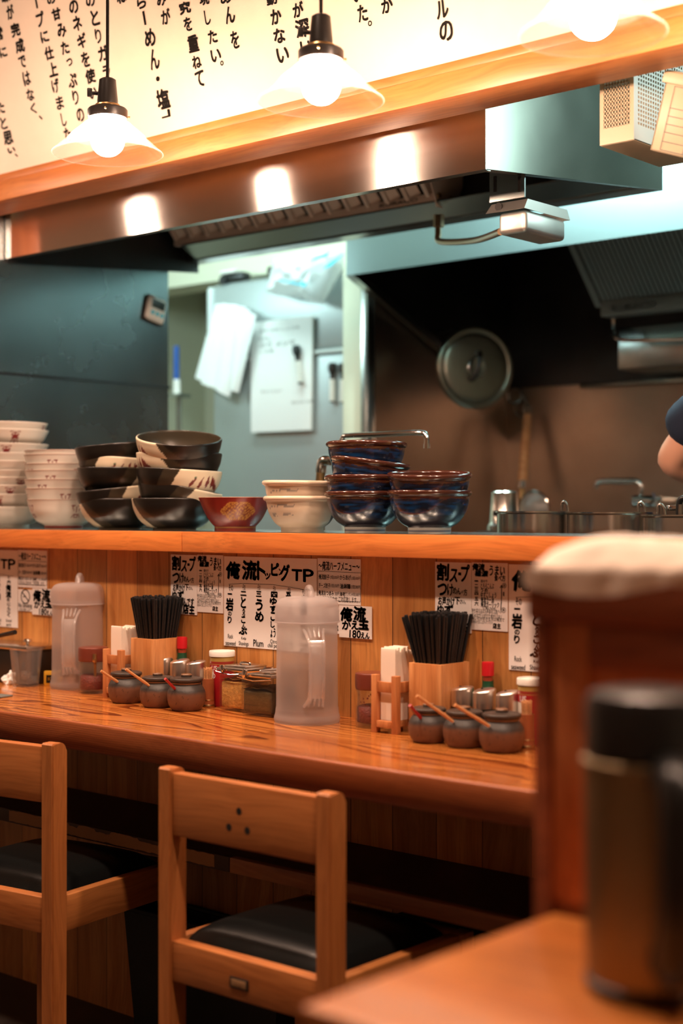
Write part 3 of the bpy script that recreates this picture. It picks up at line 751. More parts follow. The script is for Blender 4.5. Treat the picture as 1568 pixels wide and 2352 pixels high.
# filter bank: slanted frames with rows of trapezoid louvres
FX0 = HX0 + 0.03; FX1 = on_y(1000, 490, HYB - 0.115).x - 0.02
fa = Vector((0, HYB - 0.085, HZB + 0.052)); fb = Vector((0, HYB - 0.42, HZB + 0.42)); fu = (fb - fa).normalized(); fn = Vector((0, -fu.z, fu.y)); 
if fn.z > 0: fn = -fn
def slant(x, s, d): return Vector((x, 0, 0)) + fa + fu * s + fn * d
for i in range(2):
    x0 = FX0 + (FX1 - FX0) * i / 2 + 0.004; x1 = FX0 + (FX1 - FX0) * (i + 1) / 2 - 0.004
    mb = MB(); ht = 0.40
    for s0, s1 in ((0, 0.014), (0.105, 0.118), (0.21, 0.223)):
        mb.prism([slant(x0, s0, 0.0005), slant(x1, s0, 0.0005), slant(x1, s1, 0.0005), slant(x0, s1, 0.0005)], (0, 0, 0), fn * 0.024)
    n = 7; w = (x1 - x0) / n
    for k in range(n + 1):
        xx = x0 + k * w
        mb.prism([slant(xx - 0.006, 0, 0.0005), slant(xx + 0.006, 0, 0.0005), slant(xx + 0.006, ht, 0.0005), slant(xx - 0.006, ht, 0.0005)], (0, 0, 0), fn * 0.024)
    for k in range(n):
        for s0, s1 in ((0.018, 0.101), (0.122, 0.206)):
            xa = x0 + k * w + 0.008; xb = x0 + (k + 1) * w - 0.012
            xm = xa + (xb - xa) * 0.62
            mb.prism([slant(xa, s0, 0.016), slant(xm, s0 + 0.004, 0.006), slant(xm - 0.006, s1 - 0.022, 0.006), slant(xa, s1, 0.016)], (0, 0, 0), fn * 0.003)
    f = part('grease_filter', mb, M['filter'], t, 'brown louvred grease filter', smooth=0)
    mb = MB().prism([slant(x0, 0, 0), slant(x1, 0, 0), slant(x1, ht, 0), slant(x0, ht, 0)], (0, 0, 0), -fn * 0.004)
    part('back_plate', mb, M['black_hole'], f, 'dark sooty slots', smooth=0)
gy0 = HYB - 0.115; gy1 = HYB - 0.055
gz0 = HZB + 0.037; gz1 = HZB + 0.058
gut = part('grease_gutter', MB().box2((FX0 - 0.01, gy0, gz0), (FX1 + 0.02, gy1, gz1), 0.002), M['filter'], t, 'greasy brown gutter under the filters')
a = on_y(872, 506, gy0); b = on_y(960, 497, gy0)
k = Ink(wob=0.0006).put('KURACO', a.x, gz0 + 0.006, b.x, gz1 - 0.006, 0.03)
part('embossed_lettering', k.mesh('embossed_lettering', pbr('embossed_metal', (0.40, 0.27, 0.20), 0.5), (0, gy0 - 0.0012, 0), (1, 0, 0), (0, 0, 1)), None, gut)
# end plate with the data label
e0 = FX1 + 0.022; 
mb = MB().prism([(e0, gy0, gz0 - 0.016), (e0, HYB - 0.045, gz0 - 0.016), (e0, HYB - 0.008, gz0 + 0.05), (e0, HYB - 0.008, HZB + 0.42), (e0, gy0 - 0.20, HZB + 0.42), (e0, gy0 - 0.035, gz0 + 0.06)], (0, 0, 0), (0.003, 0, 0))
ep = part('end_plate', mb, M['filter'], t)
mb = MB().box2((e0 + 0.003, gy0 - 0.015, gz0 + 0.082), (e0 + 0.004, gy0 + 0.075, gz0 + 0.13))
part('data_label', mb, M['cream_plastic'], t, 'small printed label on the end plate')
for yy in (gy0 + 0.004, gy1 - 0.008):
    part('bolt', MB().cyl((e0 + 0.003, yy, gz0 + 0.012), (e0 + 0.009, yy, gz0 + 0.012), 0.006, seg=12), M['brass'], t)
# drip cup: bracket, sloped holder, pan and drain pipe
cxl = on_y(1125, 440, HY + 0.10); cup = on_y(1215, 505, HY + 0.12)
X0c = cxl.x; 
def P(px, py, y): return on_y(px, py, y)
t2 = thing('drip_cup', 'small steel grease cup with a drain pipe hanging below the hood corner', 'drip cup', (0, 0, 0))
yb = HY + 0.16
A_ = P(1124, 400, yb); B_ = P(1204, 452, yb)
mb = MB().box2((A_.x, yb, B_.z), (B_.x, yb + 0.004, A_.z + 0.03)); 
part('hanger_plate', mb, M['steel_side'], t2)
for px in (1136, 1192):
    s0 = P(px - 3, 405, yb - 0.001); s1 = P(px + 3, 440, yb - 0.001)
    part('slot', MB().box2((s0.x, yb - 0.0012, s1.z), (s1.x, yb - 0.0002, s0.z)), M['black_hole'], t2)
c0 = P(1120, 492, yb - 0.02); c1 = P(1205, 455, yb - 0.02); w = 0.135
hx0, hx1 = c0.x, c1.x
mb = MB()
mb.prism([(hx0 - 0.003, yb - 0.024, c0.z), (hx1, yb - 0.024, c0.z), (hx1, yb - 0.012, c1.z), (hx0 + 0.004, yb - 0.012, c1.z)], (0, 0, 0), (0, 0.002, 0))
mb.prism([(hx1, yb - 0.024, c0.z), (hx1, yb + w + 0.012, c0.z), (hx1, yb + w, c1.z), (hx1, yb - 0.012, c1.z)], (0, 0, 0), (0.0015, 0, 0))
mb.prism([(hx0 - 0.003, yb + w + 0.010, c0.z), (hx1, yb + w + 0.010, c0.z), (hx1, yb + w, c1.z), (hx0, yb + w, c1.z)], (0, 0, 0), (0, 0.002, 0))
part('holder_frame', mb, M['holder_steel'], t2)
h = P(1145, 475, yb - 0.02)
part('round_hole', MB().cyl((h.x, yb - 0.0215, h.z), (h.x, yb - 0.0185, h.z), 0.0085, seg=20), M['black_hole'], t2)
pb = P(1210, 535, yb)
mb = MB().box2((hx0 + 0.022, yb - 0.016, pb.z), (hx1 - 0.001 + 0.0, yb + w, c0.z), 0.010, 3)
part('pan', mb, M['holder_steel'], t2)
q0 = P(1007, 505, HYB - 0.11)
pts = spline([q0, q0 + Vector((0.0, -0.002, -0.035)), q0 + Vector((0.03, -0.03, -0.062)), P(1090, 552, HY + 0.42), P(1150, 532, yb + 0.07)], 8)
part('drain_pipe', MB().tube(pts, 0.008, 12), M['copper_pipe'], t2, 'tarnished brown drain pipe')
part('pipe_nut', MB().cyl(q0 + Vector((0, 0, 0.012)), q0 + Vector((0, 0, -0.018)), 0.014, seg=6), M['copper_pipe'], t2)

# ================================================================== REAR RANGE HOOD
RY = 3.35; ra = on_y(795, 633, RY); RX0 = ra.x; RZ = ra.z
t = thing('range_hood', 'stainless hood on the back wall behind the drip cup, dark inside', 'range hood', (0, 0, 0))
part('front_panel', MB().box2((RX0, RY, RZ), (0.9, RY + 0.004, 2.498)), M['hood_face'], t)
d0 = on_x(1010, 812, RX0 + 0.002)
mb = MB().prism([(RX0, RY + 0.004, RZ), (RX0, d0.y, d0.z), (RX0, BY - 0.001, d0.z - 0.10), (RX0, BY - 0.001, 2.498), (RX0, RY + 0.004, 2.498)], (0, 0, 0), (0.006, 0, 0))
part('side_panel', mb, M['steel_dark'], t)
mb = MB().prism([(RX0 - 0.004, RY + 0.004, RZ - 0.002), (RX0 - 0.004, d0.y, d0.z - 0.002), (RX0 - 0.004, d0.y, d0.z + 0.02), (RX0 - 0.004, RY + 0.004, RZ + 0.02)], (0, 0, 0), (0.03, 0, 0))
part('rim_lip', mb, M['steel_side'], t)
bz = on_y(1200, 900, BY).z
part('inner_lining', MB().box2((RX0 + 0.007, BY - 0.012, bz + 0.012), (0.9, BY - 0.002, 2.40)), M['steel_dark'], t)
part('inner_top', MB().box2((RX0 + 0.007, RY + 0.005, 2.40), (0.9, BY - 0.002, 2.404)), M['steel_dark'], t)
part('splash_rail', MB().box2((RX0 + 0.3, BY - 0.03, bz - 0.004), (0.9, BY - 0.002, bz + 0.012), 0.002), M['steel_side'], t)
# its ridged filter, gutter with raised letters, drain pipe and tray
g1 = on_y(1385, 700, 3.86); g0 = Vector((g1.x, 3.58, g1.z + 0.30))
fu2 = (g0 - g1); fl = fu2.length; fu2.normalize(); fn2 = Vector((0, -fu2.z, fu2.y)); 
if fn2.z > 0: fn2 = -fn2
mb = MB()
def sl2(x, s, d): return Vector((g1.x + x, 0, 0)) + Vector((0, g1.y, g1.z)) + Vector((0, fu2.y, fu2.z)) * s + fn2 * d
fw = 1.1
mb.prism([sl2(0, 0, 0), sl2(fw, 0, 0), sl2(fw, fl, 0), sl2(0, fl, 0)], (0, 0, 0), -fn2 * 0.006)
mb.prism([sl2(-0.02, 0, 0.0), sl2(0.0, 0, 0.0), sl2(0.0, fl, 0.0), sl2(-0.02, fl, 0.0)], (0, 0, 0), fn2 * 0.012)
for k in range(70):
    x = 0.012 + k * 0.0155
    mb.prism([sl2(x, 0.01, 0.0003), sl2(x + 0.0085, 0.01, 0.0003), sl2(x + 0.0085, fl, 0.0003), sl2(x, fl, 0.0003)], (0, 0, 0), fn2 * 0.006)
part('grease_filter', mb, M['filter_grey'], t, 'grey ridged grease filter', smooth=0)
ga = on_y(1385, 690, 3.84); gb = on_y(1385, 727, 3.84)
gut = part('grease_gutter', MB().box2((ga.x - 0.01, 3.84, gb.z), (0.0, 3.90, ga.z), 0.003), M['filter_grey'], t)
a = on_y(1405, 718, 3.84); b = on_y(1505, 700, 3.84)
k = Ink(wob=0.0008).put('KURACO', a.x, a.z + 0.001, b.x, a.z + 0.022, 0.03)
part('embossed_lettering', k.mesh('embossed_lettering', pbr('embossed_grey', (0.30, 0.33, 0.32), 0.4, 0.5), (0, 3.8385, 0), (1, 0, 0), (0, 0, 1)), None, gut)
s = on_y(1408, 732, 3.87)
pts = spline([s, s + Vector((0.002, 0, -0.035)), on_y(1418, 778, 3.86), on_y(1470, 782, 3.86), on_y(1620, 778, 3.86)], 6)
part('drain_pipe', MB().tube(pts, 0.006, 10), M['chrome'], t)
a = on_y(1417, 775, 3.93); b = on_y(1417, 850, 3.93)
part('drip_tray', MB().box2((a.x, 3.93, b.z), (a.x + 0.6, 4.15, a.z + 0.03), 0.006), M['steel_side'], t)

# ================================================================== BASKETS BESIDE THE HOOD
def perforated(mb, o, u, v, nu, nv, w, h, thick, n):
    """a panel with a grid of square holes, built from bars"""
    o, u, v, n = Vector(o), Vector(u), Vector(v), Vector(n)
    du, dv = w / nu, h / nv; b = 0.42
    for i in range(nu + 1):
        c = o + u * (i * du); mb.prism([c - u * du * b / 2, c + u * du * b / 2, c + u * du * b / 2 + v * h, c - u * du * b / 2 + v * h], (0, 0, 0), n * thick)
    for j in range(nv + 1):
        c = o + v * (j * dv); mb.prism([c - v * dv * b / 2, c + v * dv * b / 2, c + v * dv * b / 2 + u * w, c - v * dv * b / 2 + u * w], (0, 0, 0), n * (thick * 0.98))
kx0 = on_y(1377, 336, 2.37).x; kz = on_y(1377, 336, 2.37).z; kx1 = on_y(1455, 323, 2.37).x; ky1 = 2.59
t = thing('hanging_basket', 'cream perforated plastic basket hanging beside the hood', 'basket', (0, 0, 0))
mb = MB().box2((kx0, 2.372, kz), (kx1, ky1, kz + 0.004), 0.001); part('bottom_panel', mb, M['cream_plastic'], t)
mb = MB(); H = 0.21
mb.box2((kx0, 2.37, kz + 0.001), (kx1, 2.373, kz + 0.030)); mb.box2((kx0, 2.37, kz + 0.174), (kx1, 2.373, kz + H)); mb.box2((kx0, 2.37, kz + 0.03), (kx0 + 0.008, 2.373, kz + 0.174)); mb.box2((kx1 - 0.008, 2.37, kz + 0.03), (kx1, 2.373, kz + 0.174))
perforated(mb, (kx0 + 0.008, 2.3702, kz + 0.03), (1, 0, 0), (0, 0, 1), 9, 18, kx1 - kx0 - 0.016, 0.144, 0.0024, (0, 1, 0))
part('front_panel', mb, M['cream_plastic'], t, smooth=0)
mb = MB()
mb.box2((kx1 - 0.003, 2.373, kz + 0.001), (kx1, ky1, kz + 0.030)); mb.box2((kx1 - 0.003, 2.373, kz + 0.174), (kx1, ky1, kz + H)); mb.box2((kx1 - 0.003, 2.373, kz + 0.03), (kx1, 2.384, kz + 0.174)); mb.box2((kx1 - 0.003, ky1 - 0.010, kz + 0.03), (kx1, ky1, kz + 0.174))
perforated(mb, (kx1 - 0.0028, 2.384, kz + 0.03), (0, 1, 0), (0, 0, 1), 22, 18, ky1 - 2.394, 0.144, 0.0024, (1, 0, 0))
mb.box2((kx0, 2.373, kz + 0.001), (kx0 + 0.003, ky1, kz + H)); mb.box2((kx0, ky1 - 0.003, kz + 0.001), (kx1, ky1, kz + H))
part('side_panel', mb, M['cream_plastic'], t, smooth=0)
mb = MB()
for xx in (kx0 + 0.015, kx1 - 0.015): mb.tube(spline([(xx, 2.371, kz + H - 0.01), (xx, 2.345, kz + H + 0.01), (xx, 2.330, kz + H - 0.03), (xx, 2.318, kz + H - 0.05)], 5), 0.0018, 8)
part('hook', mb, M['chrome'], t)
# tilted plastic bin with a printed card
c = on_y(1600, 275, 2.40)
t = thing('plastic_bin', 'tilted cream plastic bin with a printed grid card at the right edge', 'bin', (c.x + 0.015, c.y, c.z), 0)
t.rotation_euler = (R(10), R(20), R(4))
mb = MB(); w, d, h = 0.13, 0.10, 0.14
mb.box((0, -d / 2 + 0.002, 0), (w, 0.004, h), 0.001); mb.box((0, d / 2 - 0.002, 0), (w, 0.004, h), 0.001); mb.box((-w / 2 + 0.002, 0, 0), (0.004, d, h), 0.001); mb.box((w / 2 - 0.002, 0, 0), (0.004, d, h), 0.001); mb.box((0, 0, -h / 2 + 0.002), (w, d, 0.004), 0.001)
mb.box((0, -d / 2 - 0.002, h / 2 - 0.012), (w + 0.01, 0.008, 0.02), 0.002)
part('body', mb, M['cream_plastic'], t)
k = Ink()
for a, b in (((-0.045, -0.065), (0.045, -0.065)), ((-0.045, 0.045), (0.045, 0.045)), ((-0.045, -0.065), (-0.045, 0.045)), ((0.045, -0.065), (0.045, 0.045)), ((-0.045, 0.008), (0.045, 0.008)), ((-0.045, -0.006), (0.045, -0.006)), ((-0.045, -0.02), (0.045, -0.02)), ((-0.045, -0.034), (0.0, -0.034)), ((-0.045, -0.05), (0.0, -0.05)), ((0.0, -0.034), (0.0, -0.065))): k.line([a, b], 0.0012)
part('printed_card', k.mesh('printed_card', M['ink_grey'], (0, -d / 2 - 0.0012, 0), (1, 0, 0), (0, 0, 1)), None, t)
mb = MB().tube(spline([(-0.06, d / 2 - 0.002, h / 2 - 0.004), (-0.06, d / 2 + 0.01, h / 2 + 0.03), (-0.06, -d / 2 + 0.04, h / 2 + 0.05)], 6), 0.002, 8)
part('hook', mb, M['chrome'], t)
# ================================================================== KITCHEN THINGS
# timer on the steel side wall
a = on_x(362, 711, LX + 0.02)
t = thing('kitchen_timer', 'white magnetic kitchen timer with cyan buttons on the steel side wall', 'timer', (LX + 0.001, a.y, a.z))
t.rotation_euler = (R(-13), 0, 0)
part('case', MB().box2((0, -0.036, -0.036), (0.020, 0.036, 0.036), 0.012, 3), M['white_plastic'], t)
part('back_shell', MB().box2((0, -0.038, -0.038), (0.010, 0.038, 0.038), 0.004), M['clay_dark'], t)
part('display', MB().box2((0.0195, -0.025, 0.001), (0.0212, 0.025, 0.026), 0.0005), M['lcd'], t)
k = Ink()
k.put('00:00', -0.019, 0.005, 0.019, 0.022, 0.01)
part('digits', k.mesh('digits', M['ink'], (0.0216, 0, 0), (0, 1, 0), (0, 0, 1)), None, t)
for y in (-0.018, 0.0, 0.018):
    part('button', MB().cyl((0.0195, y, -0.014), (0.0225, y, -0.014), 0.006, seg=16), M['cyan_plastic'], t)

# alcove things
FY = 3.55
a = on_y(405, 795, 3.5); b = on_y(405, 872, 3.5)
t = thing('spray_bottle', 'slim blue bottle with white lower half standing out behind the steel side wall', 'bottle', (a.x, 3.5, 0))
zt = a.z; zb = on_y(405, 905, 3.5).z
part('upper_body', MB().cyl((0, 0, b.z), (0, 0, zt), 0.010, 0.009, 16), M['blue_plastic'], t)
part('lower_body', MB().cyl((0.002, 0, zb), (0.002, 0, b.z), 0.013, 0.012, 16), M['white_plastic'], t)
part('stem', MB().cyl((-0.02, 0.03, 0.9), (-0.02, 0.03, zb), 0.01, seg=8).box((0.0, 0.012, zb - 0.006), (0.06, 0.06, 0.012)), M['steel_side'], t)
a = on_y(428, 890, 4.17)
t = thing('wall_socket', 'upper grey electric box on the cream alcove wall', 'socket', (a.x, 4.179, a.z))
part('plate', MB().box2((-0.045, -0.03, -0.06), (0.045, 0, 0.06), 0.006), M['fridge_side'], t); part('switch', MB().box2((-0.03, -0.036, 0.005), (0.03, -0.029, 0.04), 0.003), M['white_plastic'], t)
a = on_y(424, 965, 4.17)
t = thing('wall_socket', 'lower white electric box on the cream alcove wall, near the dark bowls', 'socket', (a.x, 4.179, a.z))
part('plate', MB().box2((-0.07, -0.04, -0.08), (0.07, 0, 0.08), 0.008), M['white_plastic'], t); part('switch', MB().box2((-0.03, -0.046, 0.0), (0.05, -0.039, 0.045), 0.003), M['filter_grey'], t)

# refrigerator
f0 = on_y(480, 655, FY); f1 = on_y(817, 620, FY); fz = on_y(620, 632, FY).z
t = thing('refrigerator', 'tall grey steel refrigerator with papers stuck on its door', 'refrigerator', (0, 0, 0))
part('body', MB().box2((f0.x + 0.015, FY + 0.045, 0.05), (f1.x, 4.16, fz), 0.006), M['fridge_side'], t)
sm = on_y(776, 803, FY).z
dt = part('door', MB().box2((f0.x + 0.018, FY, sm + 0.004), (f1.x, FY + 0.044, fz - 0.006), 0.012, 3), M['fridge'], t, 'upper steel door')
part('door', MB().box2((f0.x + 0.018, FY, 0.08), (f1.x, FY + 0.044, sm - 0.008), 0.012, 3), M['fridge'], t, 'lower steel door')
part('door_edge', MB().box2((f0.x - 0.002, FY - 0.012, sm - 0.06), (f0.x + 0.02, FY + 0.042, fz - 0.012), 0.014, 4), M['fridge_side'], t, 'rounded pale door edge')
part('seam_strip', MB().box2((f0.x + 0.02, FY - 0.006, sm - 0.008), (f1.x - 0.002, FY + 0.01, sm + 0.004), 0.002), M['fridge_side'], t)
part('foot', MB().box2((f0.x + 0.03, FY + 0.06, 0.001), (f1.x - 0.02, 4.1, 0.05)), M['dark_wood'], t)
a = on_y(522, 640, FY)
mb = MB().box((a.x + 0.02, FY + 0.02, fz + 0.014), (0.11, 0.04, 0.028), 0.008); mb.cyl((a.x - 0.02, FY - 0.006, fz + 0.006), (a.x - 0.02, FY + 0.02, fz + 0.006), 0.016, seg=16)
part('hinge', mb, M['black_plastic'], t)
mb = MB().box((a.x, FY + 0.02, fz + 0.033), (0.075, 0.045, 0.012), 0.005); part('hinge_cover', mb, M['white_plastic'], t)
a = on_y(622, 620, FY); part('hinge', MB().box((a.x, FY + 0.02, fz + 0.016), (0.05, 0.04, 0.032), 0.012), M['black_plastic'], t)
# bunch of white paper sleeves
def sleeve(q, dy, lab):
    pts = [on_y(px, py, FY - dy) for px, py in q]
    mb = MB()
    n = 10
    def fn(u, v):
        a = pts[0].lerp(pts[1], u); b = pts[3].lerp(pts[2], u); p = a.lerp(b, v)
        p.y -= 0.010 * math.sin(math.pi * u) * (0.4 + v); return p
    mb.sheet(fn, 8, 8, 0.0015)
    return solo('paper_sleeve', mb, M['white_paper'], lab, 'paper sleeve', group='paper sleeves hung on the refrigerator')
sleeve([(496, 698), (545, 700), (498, 884), (449, 868)], 0.008, 'leftmost white paper sleeve of the fanned bunch on the refrigerator')
sleeve([(510, 696), (565, 706), (510, 896), (462, 880)], 0.022, 'second white paper sleeve from the left in the bunch on the refrigerator')
sleeve([(520, 700), (575, 712), (528, 912), (492, 890)], 0.034, 'front middle white paper sleeve of the bunch, its tip hanging lowest')
sleeve([(545, 702), (589, 724), (548, 902), (530, 893)], 0.048, 'right hand white paper sleeve of the bunch beside the notice sheet')
# notice sheet, markers, bag
a = on_y(584, 742, FY); b = on_y(725, 728, FY); c = on_y(722, 988, FY); d = on_y(585, 994, FY)
t = thing('whiteboard_sheet', 'white notice sheet with faint handwriting stuck on the refrigerator', 'notice', (0, 0, 0))
mb = MB().prism([(d.x, FY - 0.018, d.z), (c.x, FY - 0.018, c.z), (b.x, FY - 0.018, b.z), (a.x, FY - 0.018, a.z)], (0, 0, 0), (0, 0.009, 0)); part('board', mb, M['white_paper'], t)
def fr(px, py): q = on_y(px, py, FY - 0.0128); return q.x, q.z
for s, q in (('玉子 ネギ しょうゆ', (598, 765, 690, 748)), ('もやし', (598, 785, 625, 772)), ('のり メンマ', (600, 800, 680, 780)), ('ごま油', (600, 812, 630, 802)), ('チャーシュー', (602, 905, 650, 893)), ('仕込み 三時', (672, 928, 724, 918))):
    x0, z0 = fr(q[0], q[1]); x1, z1 = fr(q[2], q[3]); part('handwriting', Ink(wob=0.002).put(s, x0, z0, x1, z1, 0.0).mesh('handwriting', M['ink_grey'], (0, FY - 0.0188, 0), (1, 0, 0), (0, 0, 1)), None, t)
def marker(p, lab, rot=0.0):
    t = thing('marker_pen', lab, 'marker', p, 0, 'whiteboard markers on the refrigerator'); t.rotation_euler = (0, rot, 0)
    part('barrel', MB().cyl((0, 0, -0.075), (0, 0, -0.005), 0.0095, seg=16), M['white_plastic'], t)
    part('cap', MB().lathe([(0.0075, -0.006), (0.0075, 0.014), (0.013, 0.02), (0.0145, 0.036), (0.011, 0.047), (0.0002, 0.048)], 16), M['black_plastic'], t)
    part('end_plug', MB().cyl((0, 0, -0.080), (0, 0, -0.075), 0.008, seg=16), M['black_plastic'], t)
p = on_y(697, 828, FY); marker((p.x, FY - 0.029, p.z), 'black capped marker clipped on the white notice sheet', R(-9))
p = on_y(768, 868, FY); marker((p.x, FY - 0.011, p.z), 'first of the two markers side by side on the refrigerator, next to the sheet')
p = on_y(792, 869, FY); marker((p.x, FY - 0.011, p.z), 'second of the two markers side by side on the refrigerator, next to the pillar')
# plastic bag hanging over the fridge top
bp = [on_y(x, y, FY - 0.06) for x, y in ((632, 590), (700, 582), (796, 574), (790, 606), (738, 700), (690, 684), (612, 672), (625, 630))]
ctr = sum(bp, Vector()) / len(bp)
mb = MB(); 
def ring_pt(a):
    a = (a % 1.0) * len(bp); i = int(a); return bp[i % len(bp)].lerp(bp[(i + 1) % len(bp)], a - i)
def bag(sgn):
    def fn(u, v):
        e = ring_pt(u); p = ctr.lerp(e, v); r = math.sqrt(max(0, 1 - v * v))
        q = noise.noise_vector(p * 17.0) * 0.016 * (0.3 + r)
        p = p + q; p.y = FY - 0.058 + sgn * (0.05 * r + 0.012 * noise.noise(p * 40)); return p
    return fn
mb.sheet(bag(-1), 48, 14); mb.sheet(bag(1), 48, 8)
t = thing('plastic_bag', 'crumpled clear white plastic bag hanging over the refrigerator top', 'bag', (0, 0, 0))
bmesh.ops.remove_doubles(mb.bm, verts=mb.bm.verts[:], dist=0.0005)
part('bag', mb, M['milky'], t, smooth=80)
for q in ([(705, 600), (722, 592), (758, 578), (750, 590)], [(640, 640), (690, 652), (690, 656), (640, 645)], [(690, 646), (704, 650), (700, 660), (688, 655)], [(742, 618), (752, 606), (790, 583), (760, 612)]):
    part('printed_stripe', MB().prism([on_y(x, y, FY - 0.125) for x, y in reversed(q)], (0, 0, 0), (0, 0.001, 0)), M['cyan_plastic'], t, 'cyan printed stripe', smooth=0)

# pot lid on the back wall
lp = on_y(1090, 845, 3.78)
t = thing('pot_lid', 'round steel pot lid hung tilted in the corner of the dark rear hood', 'lid', lp)
t.rotation_euler = (R(90), 0, R(60))
t.scale = (0.97, 0.97, 0.97)
mb = MB().lathe(spline([(0.0002, 0.020), (0.05, 0.019), (0.10, 0.014), (0.112, 0.010), (0.118, 0.012), (0.128, 0.012), (0.134, 0.004), (0.134, -0.006), (0.128, -0.008)], 4), 64)
part('disc', mb, steel('lid_steel', (0.36, 0.36, 0.30), 0.34, 0, 0.25), t)
part('handle', MB().tube(spline([(-0.045, 0.012, 0.018), (-0.040, 0.012, 0.045), (0.0, 0.012, 0.055), (0.040, 0.012, 0.045), (0.045, 0.012, 0.018)], 5), 0.008, 12), M['steel_dark'], t, rot=(0, 0, R(75)))
part('dimple', MB().lathe([(0.0002, 0.021), (0.03, 0.0225), (0.034, 0.0195)], 24), M['steel_side'], t)
mb = MB().tube([(-0.05, 0.118, -0.002), (-0.06, 0.132, -0.03), (-0.10, 0.125, -0.20)], 0.005, 8); part('hanging_peg', mb, M['steel_dark'], t)

# hook and skimmer with a wooden handle
yk = BY - 0.05
def ringpts(c, r, n=28, a0=0, a1=2 * math.pi): return [c + Vector((r * math.cos(a0 + (a1 - a0) * i / n), 0, r * math.sin(a0 + (a1 - a0) * i / n))) for i in range(n + 1)]
h0 = on_y(1182, 908, yk); 
t = thing('wire_hook', 'looped wire hook on the rail of the back wall', 'hook', h0)
part('upper_loop', MB().tube(ringpts(Vector((0, 0, 0)), 0.026), 0.0028, 8), M['steel_side'], t); part('lower_loop', MB().tube(spline([(0.026, 0, 0.005), (0.045, 0, -0.02), (0.052, 0, -0.05), (0.030, 0, -0.072), (0.005, 0, -0.06), (0.0, 0, -0.035)], 5), 0.0028, 8), M['steel_side'], t)
a = on_y(1211, 952, yk - 0.01); b = on_y(1200, 1105, yk - 0.06); c = on_y(1197, 1175, yk - 0.08)
t = thing('skimmer', 'wooden handled skimmer hanging below the wire hook', 'skimmer', (0, 0, 0))
part('handle', MB().tube([a, a.lerp(b, 0.5), b], [0.013, 0.015, 0.0165], 14), M['spoon_wood'], t)
part('ferrule', MB().tube([b, b.lerp(c, 0.25)], 0.014, 14), M['chrome'], t)
part('blade', MB().tube([b.lerp(c, 0.25), c, c + Vector((0, 0, -0.1))], [0.009, 0.009, 0.012], 10), M['brass'], t)
part('hang_loop', MB().tube(ringpts(a + Vector((0, 0, 0.018)), 0.016), 0.0025, 8), M['steel_side'], t)

# steel container, sieve
p = on_y(1158, 1200, 3.2)
zc0 = on_y(1158, 1218, 3.2).z; zc1 = on_y(1158, 1128, 3.2).z
t = thing('steel_canister', 'shiny steel canister with a wide foot behind the blue bowls', 'canister', (p.x, 3.2, 0.0))
part('body', MB().lathe([(0.0002, zc0), (0.046, zc0), (0.046, zc0 + 0.012), (0.040, zc0 + 0.02), (0.035, zc1 - 0.012), (0.035, zc1 - 0.004), (0.031, zc1), (0.0002, zc1)], 40), M['steel_pot'], t)
part('latch', MB().box((0.0, -0.038, zc0 + 0.045), (0.014, 0.01, 0.014), 0.002), M['black_plastic'], t)
part('pedestal', MB().box2((-0.055, -0.055, 0.002), (0.055, 0.055, zc0 - 0.002)), M['steel_side'], t)
p = on_y(1226, 1172, 3.72)
t = thing('wire_sieve', 'round wire mesh sieve propped behind the stainless pots', 'sieve', (p.x, 3.72, p.z))
t.scale = (1.15, 1.15, 1.15)
mb = MB().tube([Vector((0.046 * math.cos(2 * math.pi * i / 40), 0, 0.050 * math.sin(2 * math.pi * i / 40))) for i in range(41)], 0.0032, 8, cap=False); part('rim', mb, M['chrome'], t)
part('mesh_disc', MB().lathe(spline([(0.0002, 0.018), (0.02, 0.015), (0.045, 0.0)], 4), 32), M['sieve'], t, rot=(R(90), 0, 0))
part('grip', MB().cyl((0, 0, -0.05), (0, 0, (0.852 - p.z) / 1.15), 0.005, seg=10).box((0, 0, (0.856 - p.z) / 1.15), (0.1, 0.06, 0.007)), M['chrome'], t)

# faucets
yf = 2.60
a = on_y(735, 1108, yf)
t = thing('faucet', 'chrome faucet with a long swivel spout above the tall blue bowls', 'faucet', (0, 0, 0))
e = on_y(738, 1062, yf); s0 = on_y(786, 1008, yf); s1 = on_y(800, 1001, yf); s2 = on_y(962, 994, yf); s3 = on_y(978, 1002, yf); s4 = on_y(980, 1026, yf)
part('riser', MB().tube([Vector((a.x, yf, 0.842)), a, a.lerp(e, 0.55)], [0.011, 0.011, 0.011], 16), M['brass'], t, 'brass coloured riser')
part('elbow', MB().tube(spline([a.lerp(e, 0.5), a.lerp(e, 0.8) , e + Vector((0.006, 0, 0.004)), e + Vector((0.03, 0, 0.004))], 6), 0.0125, 16), M['chrome'], t)
part('spout', MB().tube(spline([e + Vector((0.03, 0, 0.004)), e.lerp(s0, 0.6) + Vector((0.015, 0, -0.01)), s0, s1, s1.lerp(s2, 0.5), s2, s3, s4], 7), 0.0062, 14), M['chrome'], t)
part('nozzle', MB().cyl(s4 + Vector((0, 0, 0.006)), s4 + Vector((0, 0, -0.004)), 0.0078, seg=16), M['chrome'], t)
part('base_ring', MB().cyl(a + Vector((0, 0, -0.01)), a + Vector((0, 0, 0.004)), 0.015, seg=20), M['brass'], t)
yf = BY - 0.16
t = thing('faucet', 'wall mounted chrome faucet on the back wall near the cook', 'faucet', (0, 0, 0))
b0 = on_y(1470, 1150, yf); sp = [on_y(x, y, yf) for x, y in ((1468, 1145), (1472, 1118), (1460, 1106), (1420, 1105), (1378, 1106), (1369, 1114), (1369, 1124))]
part('spout', MB().tube(spline(sp, 6), 0.0095, 14), M['chrome'], t)
